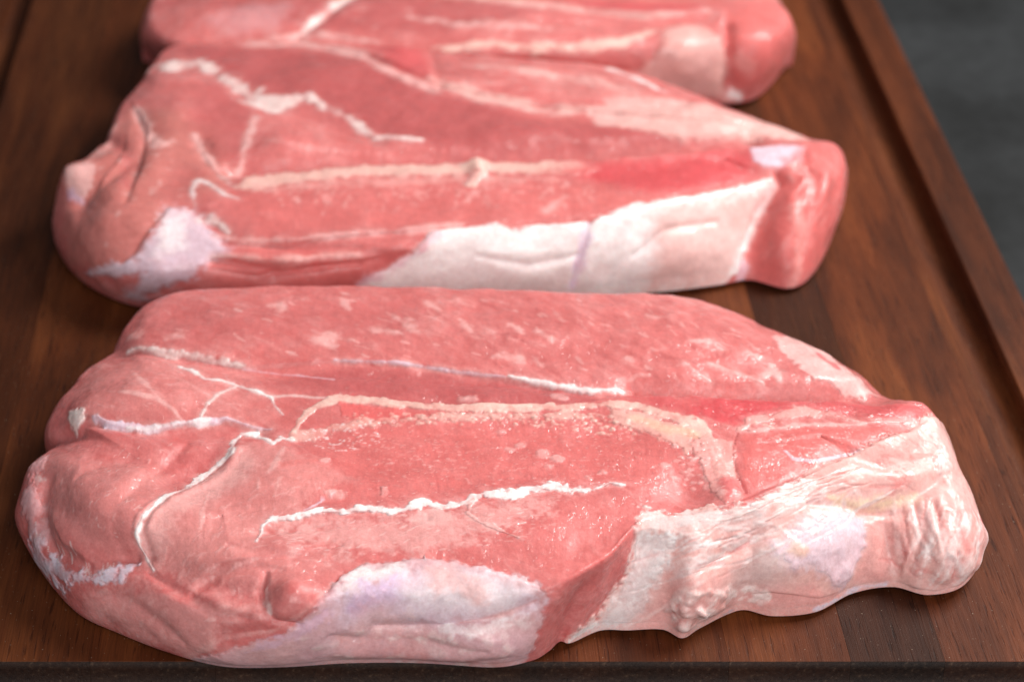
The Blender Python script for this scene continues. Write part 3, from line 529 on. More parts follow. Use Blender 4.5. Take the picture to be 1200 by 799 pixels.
        ('S', None, 'meat_bright', [(133.6, 424.0), (155.2, 435.3), (160.2, 420.2), (141.5, 411.7)], 40, 4, -15, 0.5, -0.3, 0.3, 22),
        ('S', None, 'fat_white', [(97.7, 378.7), (110.0, 379.0), (110.8, 373.4), (100.3, 374.6)], 60, 0.9, 0, 0.7, 0.4, 0.6, 23),
        ('S', None, 'fat_white', [(153.8, 434.8), (158.8, 432.0), (161.7, 421.2), (155.4, 420.1)], 50, 1.0, 0, 0.8, 0.8, 0.5, 24),
        ('S', None, 'fat_white', [(83.7, 374.8), (97.9, 377.7), (100.3, 369.5), (90.5, 364.7)], 40, 1.4, 0, 1.1, 0.8, 0.5, 25),
        ('S', None, 'white', [(76.5, 391.5), (129.9, 412.3), (137.1, 407.9), (86.8, 378.7)], 90, 5, 20, 0.5, 0.35, 0.4, 26),
        ('L', None, 'fat_white', [(101.2, 398.4, 0.1), (97.4, 396.6, 0.43), (93.7, 394.8, 0.5), (90.2, 393.8, 0.4), (86.5, 393.8, 0.09)], 0.75, 0.7, 0.6, 0.45),
        ('L', None, 'meat_pale', [(108.3, 392.3, 0.07), (103.7, 389.9, 0.36), (98.4, 386.7, 0.33), (93.3, 383.9, 0.28), (87.1, 382.0, 0.09)], -0.9, 0.7, 0.6, 0.45),
        ('L', None, 'white', [(123.1, 402.0, 0.1), (115.8, 396.1, 0.34), (110.2, 391.0, 0.39), (105.9, 387.4, 0.26), (100.1, 384.1, 0.1)], 0.75, 0.7, 0.6, 0.45),
        ('L', None, 'silver', [(144.3, 413.6, 0.11), (140.7, 408.8, 0.54), (127.5, 399.9, 0.36), (119.1, 394.3, 0.36), (112.6, 390.1, 0.07)], -0.9, 0.7, 0.6, 0.45),
        ('L', None, 'silver', [(121.5, 405.5, 0.07), (118.8, 404.4, 0.23), (116.0, 402.5, 0.44), (112.9, 399.9, 0.26), (110.2, 397.9, 0.09)], -0.9, 0.7, 0.6, 0.45),
        ('L', None, 'meat_bright', [(127.2, 413.1, 0.12), (121.5, 410.9, 0.32), (116.0, 408.2, 0.34), (110.4, 405.2, 0.35), (105.0, 403.1, 0.14)], -0.9, 0.7, 0.6, 0.28),
        ('L', None, 'silver', [(118.6, 396.9, 0.12), (116.2, 395.5, 0.35), (113.9, 394.8, 0.36), (111.7, 394.7, 0.31), (109.5, 394.6, 0.08)], -0.9, 0.7, 0.6, 0.45),
        ('L', None, 'meat_bright', [(91.6, 389.1, 0.12), (90.0, 387.2, 0.3), (87.9, 386.1, 0.39), (86.0, 385.6, 0.34), (84.3, 384.8, 0.08)], -0.9, 0.7, 0.6, 0.28),
        ('L', None, 'meat_pale', [(110.8, 391.5, 0.07), (107.3, 388.1, 0.28), (103.3, 385.5, 0.32), (98.8, 382.6, 0.3), (94.7, 380.0, 0.12)], -0.9, 0.7, 0.6, 0.45),
        ('L', None, 'white', [(119.9, 405.6, 0.14), (115.5, 403.4, 0.34), (110.9, 400.4, 0.39), (106.8, 397.3, 0.26), (103.3, 394.9, 0.14)], 0.75, 0.7, 0.6, 0.45),
        ('L', None, 'fat_white', [(92.1, 394.1, 0.07), (90.0, 392.1, 0.36), (87.7, 390.6, 0.39), (85.3, 389.9, 0.45), (82.7, 389.8, 0.08)], 0.75, 0.7, 0.6, 0.45),
        ('L', None, 'silver', [(106.2, 387.8, 0.1), (101.7, 385.6, 0.3), (97.1, 383.5, 0.32), (92.7, 382.2, 0.28), (87.4, 381.5, 0.12)], -0.9, 0.7, 0.6, 0.45),
        ('L', None, 'meat_pale', [(136.8, 413.4, 0.09), (135.1, 412.0, 0.3), (132.5, 410.9, 0.55), (129.3, 410.3, 0.24), (126.4, 409.9, 0.07)], -0.9, 0.7, 0.6, 0.45),
        ('L', None, 'fat_white', [(119.0, 395.9, 0.12), (115.1, 393.1, 0.36), (111.6, 390.4, 0.38), (108.8, 387.1, 0.21), (106.8, 383.7, 0.08)], 0.75, 0.7, 0.6, 0.45),
        ('L', None, 'meat_pale', [(143.9, 411.6, 0.15), (141.6, 409.4, 0.61), (138.4, 406.0, 0.89), (128.1, 399.9, 0.41), (123.3, 396.6, 0.11)], -0.9, 0.7, 0.6, 0.45),
        ('L', None, 'meat_pale', [(106.8, 397.0, 0.1), (103.3, 393.9, 0.28), (99.4, 391.3, 0.48), (95.4, 389.1, 0.42), (91.7, 386.7, 0.13)], -0.9, 0.7, 0.6, 0.45),
        ('L', None, 'white', [(125.4, 413.3, 0.12), (122.5, 411.7, 0.43), (119.8, 410.4, 0.34), (116.9, 408.3, 0.2), (114.0, 405.2, 0.13)], 0.75, 0.7, 0.6, 0.45),
        ('L', None, 'fat_white', [(121.8, 408.4, 0.08), (117.9, 405.4, 0.23), (113.7, 402.9, 0.54), (109.6, 400.4, 0.25), (106.0, 397.5, 0.1)], 0.75, 0.7, 0.6, 0.45),
        ('L', None, 'meat_pale', [(133.4, 411.5, 0.12), (126.8, 408.6, 0.33), (121.7, 406.3, 0.54), (116.9, 404.7, 0.33), (112.0, 403.7, 0.09)], -0.9, 0.7, 0.6, 0.45),
        ('L', None, 'silver', [(96.1, 383.4, 0.06), (90.3, 380.7, 0.38), (84.9, 379.3, 0.48), (80.0, 377.8, 0.24), (76.4, 374.4, 0.1)], -0.9, 0.7, 0.6, 0.45),
        ('L', None, 'silver', [(102.2, 393.1, 0.11), (95.6, 390.3, 0.49), (89.5, 387.9, 0.45), (83.1, 387.0, 0.31), (77.8, 386.3, 0.13)], -0.9, 0.7, 0.6, 0.45),
        ('L', None, 'fat_white', [(95.6, 383.1, 0.09), (93.5, 382.1, 0.36), (90.6, 380.5, 0.28), (88.4, 379.0, 0.37), (86.6, 377.8, 0.09)], 0.75, 0.7, 0.6, 0.45),
        ('L', None, 'fat_white', [(107.1, 390.3, 0.07), (105.2, 388.0, 0.35), (102.5, 385.4, 0.34), (99.8, 383.0, 0.26), (97.2, 381.5, 0.12)], 0.75, 0.7, 0.6, 0.45),
        ('L', None, 'meat_pale', [(114.8, 406.9, 0.12), (111.5, 404.2, 0.43), (108.2, 402.0, 0.46), (105.2, 400.4, 0.37), (102.3, 398.5, 0.11)], -0.9, 0.7, 0.6, 0.45),
        ('L', None, 'fat_white', [(117.8, 396.3, 0.1), (112.0, 392.4, 0.27), (107.3, 388.6, 0.41), (103.0, 385.2, 0.31), (97.8, 382.0, 0.08)], 0.75, 0.7, 0.6, 0.45),
        ('L', None, 'meat_pale', [(108.2, 393.9, 0.12), (106.4, 392.7, 0.24), (104.4, 392.0, 0.49), (102.2, 391.9, 0.32), (99.3, 392.2, 0.1)], -0.9, 0.7, 0.6, 0.45),
        ('L', None, 'fat_white', [(126.2, 401.4, 0.09), (123.4, 399.7, 0.29), (120.7, 397.5, 0.3), (118.3, 395.3, 0.37), (116.1, 393.9, 0.1)], 0.75, 0.7, 0.6, 0.45),
        ('L', None, 'white', [(144.5, 413.6, 0.1), (141.4, 409.8, 0.49), (131.5, 401.9, 0.75), (121.9, 396.0, 0.32), (115.8, 391.8, 0.12)], 0.75, 0.7, 0.6, 0.45),
        ('L', None, 'silver', [(99.1, 391.4, 0.12), (93.0, 389.2, 0.41), (87.3, 386.5, 0.52), (82.3, 384.1, 0.43), (78.0, 381.3, 0.08)], -0.9, 0.7, 0.6, 0.45),
        ('L', None, 'meat_pale', [(127.5, 410.7, 0.14), (124.1, 409.5, 0.41), (120.9, 408.2, 0.38), (117.8, 406.0, 0.29), (114.6, 403.1, 0.12)], -0.9, 0.7, 0.6, 0.45),
        ('L', None, 'fat_white', [(112.0, 397.4, 0.09), (109.1, 395.1, 0.38), (106.6, 393.4, 0.42), (104.3, 391.7, 0.29), (102.0, 389.1, 0.06)], 0.75, 0.7, 0.6, 0.45),
        ('L', None, 'fat_white', [(95.8, 381.9, 0.08), (89.8, 377.8, 0.22), (85.5, 374.1, 0.41), (81.7, 368.4, 0.31), (77.9, 364.5, 0.09)], 0.75, 0.7, 0.6, 0.45),
        ('L', None, 'meat_pale', [(132.4, 416.2, 0.1), (128.7, 414.0, 0.4), (125.0, 411.6, 0.46), (121.9, 409.6, 0.33), (118.7, 408.4, 0.13)], -0.9, 0.7, 0.6, 0.45),
        ('L', None, 'meat_bright', [(90.9, 390.4, 0.07), (85.7, 388.5, 0.3), (81.0, 386.6, 0.55), (77.3, 384.1, 0.39), (73.2, 381.6, 0.13)], -0.9, 0.7, 0.6, 0.28),
        ('L', None, 'meat_pale', [(161.0, 414.2, 0.12), (163.6, 411.6, 0.31), (167.2, 410.3, 0.33), (170.7, 409.9, 0.22), (174.6, 411.0, 0.09)], -1.1, 0.7, 0.6, 0.42),
        ('L', None, 'meat_pale', [(155.1, 414.2, 0.11), (157.9, 411.8, 0.2), (161.1, 410.1, 0.4), (163.3, 409.2, 0.29), (167.7, 408.2, 0.08)], -1.1, 0.7, 0.6, 0.42),
        ('L', None, 'meat_pale', [(164.2, 420.5, 0.2), (165.8, 417.7, 0.54), (168.0, 414.5, 0.55), (170.5, 413.9, 0.52), (176.0, 412.3, 0.15)], -1.1, 0.7, 0.6, 0.42),
        ('L', None, 'fat_white', [(150.5, 414.2, 0.12), (154.1, 411.5, 0.23), (158.4, 409.4, 0.33), (161.7, 408.7, 0.24), (168.0, 407.1, 0.05)], 0.9, 0.7, 0.6, 0.42),
        ('L', None, 'fat_white', [(163.5, 415.7, 0.15), (165.7, 413.4, 0.44), (169.4, 411.3, 0.42), (173.5, 411.0, 0.27), (177.5, 411.4, 0.09)], 0.9, 0.7, 0.6, 0.42),
        ('L', None, 'meat_pale', [(157.8, 411.6, 0.05), (160.8, 409.5, 0.34), (165.6, 408.2, 0.19), (170.0, 407.7, 0.19), (175.6, 408.5, 0.06)], -1.1, 0.7, 0.6, 0.42),
        ('L', None, 'meat_pale', [(150.9, 409.3, 0.06), (154.8, 406.8, 0.26), (159.1, 405.5, 0.28), (164.7, 404.1, 0.2), (169.4, 404.5, 0.05)], -1.1, 0.7, 0.6, 0.42),
        ('L', None, 'meat_pale', [(152.0, 411.1, 0.12), (155.6, 408.9, 0.26), (158.2, 407.7, 0.42), (161.7, 406.6, 0.29), (168.1, 405.2, 0.07)], -1.1, 0.7, 0.6, 0.42),
        ('L', None, 'fat_white', [(162.1, 414.6, 0.08), (165.6, 412.6, 0.34), (168.1, 411.8, 0.35), (171.3, 410.7, 0.28), (178.0, 410.7, 0.07)], 0.9, 0.7, 0.6, 0.42),
        ('L', None, 'meat_pale', [(148.5, 413.1, 0.11), (151.9, 410.6, 0.35), (155.5, 408.4, 0.45), (160.3, 406.1, 0.31), (163.8, 405.1, 0.08)], -1.1, 0.7, 0.6, 0.42),
        ('L', None, 'fat_white', [(161.0, 413.1, 0.08), (163.6, 411.0, 0.31), (166.6, 410.1, 0.26), (171.3, 408.7, 0.17), (179.5, 409.1, 0.06)], 0.9, 0.7, 0.6, 0.42),
        ('L', None, 'fat_white', [(155.4, 415.9, 0.14), (158.7, 413.1, 0.37), (162.5, 411.2, 0.5), (167.0, 410.4, 0.32), (171.6, 410.6, 0.11)], 0.9, 0.7, 0.6, 0.42),
        ('L', None, 'meat_pale', [(164.4, 413.9, 0.07), (166.7, 412.3, 0.2), (171.1, 410.8, 0.44), (174.3, 410.3, 0.25), (180.6, 410.2, 0.12)], -1.1, 0.7, 0.6, 0.42),
        ('L', None, 'fat_white', [(146.0, 412.8, 0.11), (149.4, 410.5, 0.27), (153.3, 407.9, 0.43), (157.4, 405.7, 0.19), (159.3, 405.8, 0.06)], 0.9, 0.7, 0.6, 0.42),
        ('L', None, 'meat_pale', [(154.9, 411.1, 0.08), (158.3, 409.1, 0.23), (162.0, 408.1, 0.41), (166.6, 407.7, 0.22), (170.3, 408.1, 0.05)], -1.1, 0.7, 0.6, 0.42),
        ('L', None, 'fat_white', [(163.1, 415.1, 0.09), (165.9, 413.2, 0.27), (169.6, 412.2, 0.22), (173.3, 412.0, 0.21), (180.1, 414.6, 0.12)], 0.9, 0.7, 0.6, 0.42),
        ('L', None, 'fat_white', [(155.8, 412.2, 0.06), (159.0, 410.3, 0.38), (162.7, 409.4, 0.19), (166.7, 408.6, 0.24), (170.8, 408.9, 0.09)], 0.9, 0.7, 0.6, 0.42),
        ('L', None, 'fat_white', [(158.1, 413.8, 0.12), (161.5, 411.6, 0.23), (163.8, 410.7, 0.38), (168.3, 409.8, 0.25), (173.0, 410.1, 0.1)], 0.9, 0.7, 0.6, 0.42),
        ('L', None, 'white', [(162.1, 413.4, 0.09), (165.1, 411.6, 0.26), (169.8, 410.2, 0.19), (172.1, 410.8, 0.25), (182.2, 412.0, 0.2)], 0.9, 0.7, 0.6, 0.42),
        ('L', None, 'fat_white', [(148.3, 410.8, 0.09), (150.9, 408.6, 0.35), (155.0, 406.1, 0.45), (160.8, 403.5, 0.4), (161.2, 404.3, 0.12)], 0.9, 0.7, 0.6, 0.42),
        ('L', None, 'white', [(155.1, 414.9, 0.14), (157.5, 412.8, 0.25), (160.9, 411.0, 0.34), (165.7, 408.1, 0.28), (167.2, 408.4, 0.07)], 0.9, 0.7, 0.6, 0.42),
        ('L', None, 'white', [(153.2, 412.3, 0.08), (156.7, 410.0, 0.41), (161.6, 408.3, 0.19), (164.6, 408.1, 0.24), (169.6, 408.4, 0.05)], 0.9, 0.7, 0.6, 0.42),
        ('L', None, 'fat_cream', [(98.0, 377.7, 0.5), (98.5, 377.3, 0.45)], 2.6, 0.8, 0.4, 0.45),
        ('L', None, 'fat_white', [(92.1, 372.3, 0.48), (92.9, 371.8, 0.55)], 2.6, 0.8, 0.4, 0.45),
        ('L', None, 'fat_white', [(95.5, 370.8, 1.21), (96.4, 370.2, 1.35)], 2.6, 0.8, 0.4, 0.45),
        ('L', None, 'fat_pink', [(93.2, 376.8, 0.62), (93.9, 376.5, 0.66)], 2.6, 0.8, 0.4, 0.45),
        ('L', None, 'fat_white', [(89.7, 375.8, 0.43), (90.2, 375.6, 0.49)], 2.6, 0.8, 0.4, 0.45),
        ('L', None, 'fat_white', [(89.4, 373.8, 0.53), (89.5, 373.5, 0.58)], 2.6, 0.8, 0.4, 0.45),
        ('L', None, 'fat_white', [(93.7, 371.7, 0.96), (94.6, 371.3, 1.14)], 2.6, 0.8, 0.4, 0.45),
        ('L', None, 'fat_white', [(97.7, 376.3, 0.97), (98.3, 376.0, 0.99)], 2.6, 0.8, 0.4, 0.45),
        ('L', None, 'fat_pink', [(96.8, 368.9, 1.34), (97.7, 368.0, 1.27)], 2.6, 0.8, 0.4, 0.45),
        ('L', None, 'fat_white', [(92.2, 372.1, 0.66), (93.1, 371.7, 0.65)], 2.6, 0.8, 0.4, 0.45),
        ('L', None, 'fat_white', [(94.8, 366.1, 1.21), (95.5, 365.5, 1.24)], 2.6, 0.8, 0.4, 0.45),
        ('L', None, 'fat_pink', [(92.9, 371.7, 0.9), (94.0, 371.2, 0.97)], 2.6, 0.8, 0.4, 0.45),
        ('L', None, 'fat_white', [(89.6, 371.3, 1.03), (90.0, 370.9, 0.96)], 2.6, 0.8, 0.4, 0.45),
        ('L', None, 'fat_cream', [(98.6, 373.8, 0.63), (99.5, 373.1, 0.62)], 2.6, 0.8, 0.4, 0.45),
        ('L', None, 'fat_white', [(89.7, 367.4, 0.96), (90.1, 367.1, 0.82)], 2.6, 0.8, 0.4, 0.45),
        ('L', None, 'fat_cream', [(88.9, 372.3, 0.7), (89.1, 371.9, 0.64)], 2.6, 0.8, 0.4, 0.45),
        ('L', 'silver_skin', 'blue_white', [(123.3, 375.4, 0.45), (130.1, 379.1, 0.53), (144.7, 385.8, 0.7), (162.1, 397.8, 0.42)], 0.2, 0.8, 0.6, 0.8),
        ('L', None, 'grey_blue', [(101.1, 369.5, 0.45), (102.9, 370.8, 0.45)], 0.2, 0.8, 0.4, 0.8),
        ('L', None, 'meat_bright', [(45.5, 370.2, 0.56), (54.0, 375.4, 0.7), (62.4, 382.3, 0.86), (70.0, 387.8, 0.7)], 0.2, 1.2, 0.8, 0.4),
        ('S', None, 'meat_bright', [(45.7, 369.1), (63.6, 383.8), (67.5, 388.1), (71.1, 385.3), (61.3, 375.8), (48.9, 366.2)], 40, 1.2, 0, 0.5, 0.25, 0.35, 27),
        ('P', 'fat_cap', 'membrane', [(-48.0, 350.2), (-33.5, 353.0), (-18.0, 357.2), (-13.2, 364.6), (-8.3, 370.8), (-5.2, 373.9), (1.1, 378.3), (9.3, 379.5), (22.1, 378.6), (28.2, 376.7), (33.2, 375.4), (42.3, 372.4), (45.2, 369.0), (46.3, 363.2), (46.7, 356.5), (44.4, 347.3), (40.3, 340.3), (21.7, 341.5), (0.8, 339.7), (-19.1, 336.9), (-41.4, 340.2), (-50.0, 342.5)], 1.0, 1.0, 0.9, 0.92),
        ('P', None, 'white', [(-6.9, 370.3), (-1.4, 376.0), (9.2, 378.1), (11.4, 375.0), (4.9, 372.6), (-3.7, 369.6)], 0.2, 2, 1.5, 0.85),
        ('P', None, 'lavender', [(-8.1, 368.2), (9.2, 375.0), (24.4, 375.8), (42.3, 370.8), (45.2, 364.5), (30.4, 363.1), (11.0, 361.4), (-4.7, 360.5)], 0.1, 3, 2, 0.8),
        ('P', None, 'purple', [(-4.6, 366.0), (0.5, 371.8), (7.4, 372.7), (9.5, 369.2), (3.2, 366.5), (-1.2, 364.4)], 0, 3, 2, 0.75),
        ('P', None, 'white', [(20.1, 376.6), (33.3, 373.3), (41.3, 370.5), (39.4, 364.7), (25.9, 365.4), (12.3, 366.2), (9.3, 370.2)], 0, 4, 2, 0.5),
        ('P', None, 'fat_pink', [(15.9, 376.0), (22.1, 377.3), (25.7, 374.2), (32.0, 368.9), (30.0, 367.4), (23.1, 371.2), (18.8, 369.3)], 0.2, 2, 1.5, 0.7),
        ('P', None, 'fat_pink', [(-0.3, 367.8), (5.0, 369.1), (12.5, 364.9), (11.7, 357.6), (2.8, 358.4), (-3.8, 357.3)], 0.2, 3, 2, 0.5),
        ('L', None, 'white', [(22.1, 360.6, 0.81), (32.8, 361.2, 0.98), (42.6, 361.6, 1.45)], 0.3, 2.5, 1.5, 0.6),
        ('L', None, 'meat_pale', [(8.7, 352.0, 1.97), (23.6, 352.6, 2.77), (38.6, 348.7, 1.55)], 0, 3, 2, 0.5),
        ('P', None, 'meat_pale', [(-3.6, 356.1), (18.0, 359.4), (18.8, 350.7), (0.7, 349.7)], 0, 4, 3, 0.4),
        ('L', None, 'meat_pale', [(26.1, 362.3, 0.46), (32.7, 363.3, 0.59), (39.5, 364.3, 0.61), (43.6, 366.8, 0.61)], -0.1, 1.2, 0.6, 0.6),
        ('L', None, 'purple', [(-9.8, 363.7, 0.94), (-16.2, 357.5, 1.11), (-22.2, 353.5, 1.31)], 0, 3, 2, 0.35),
        ('S', None, 'fat_white', [(-18.2, 357.4), (17.8, 360.7), (42.1, 359.4), (38.6, 348.2), (-0.8, 347.7)], 50, 1.6, 0, 0.9, 0.35, 0.4, 28),
        ('L', None, 'fat_white', [(-24.3, 370.6, 0.45), (-24.3, 367.5, 0.5), (-22.0, 364.1, 0.25)], 0.2, 0.7, 0.5, 0.8),
        ('L', None, 'fat_pink', [(-47.2, 350.9, 0.84), (-32.2, 357.3, 0.73), (-20.0, 359.1, 0.56), (-14.0, 365.5, 0.4), (-7.7, 372.0, 0.45)], 0.2, 1, 0.6, 0.5),
    ])
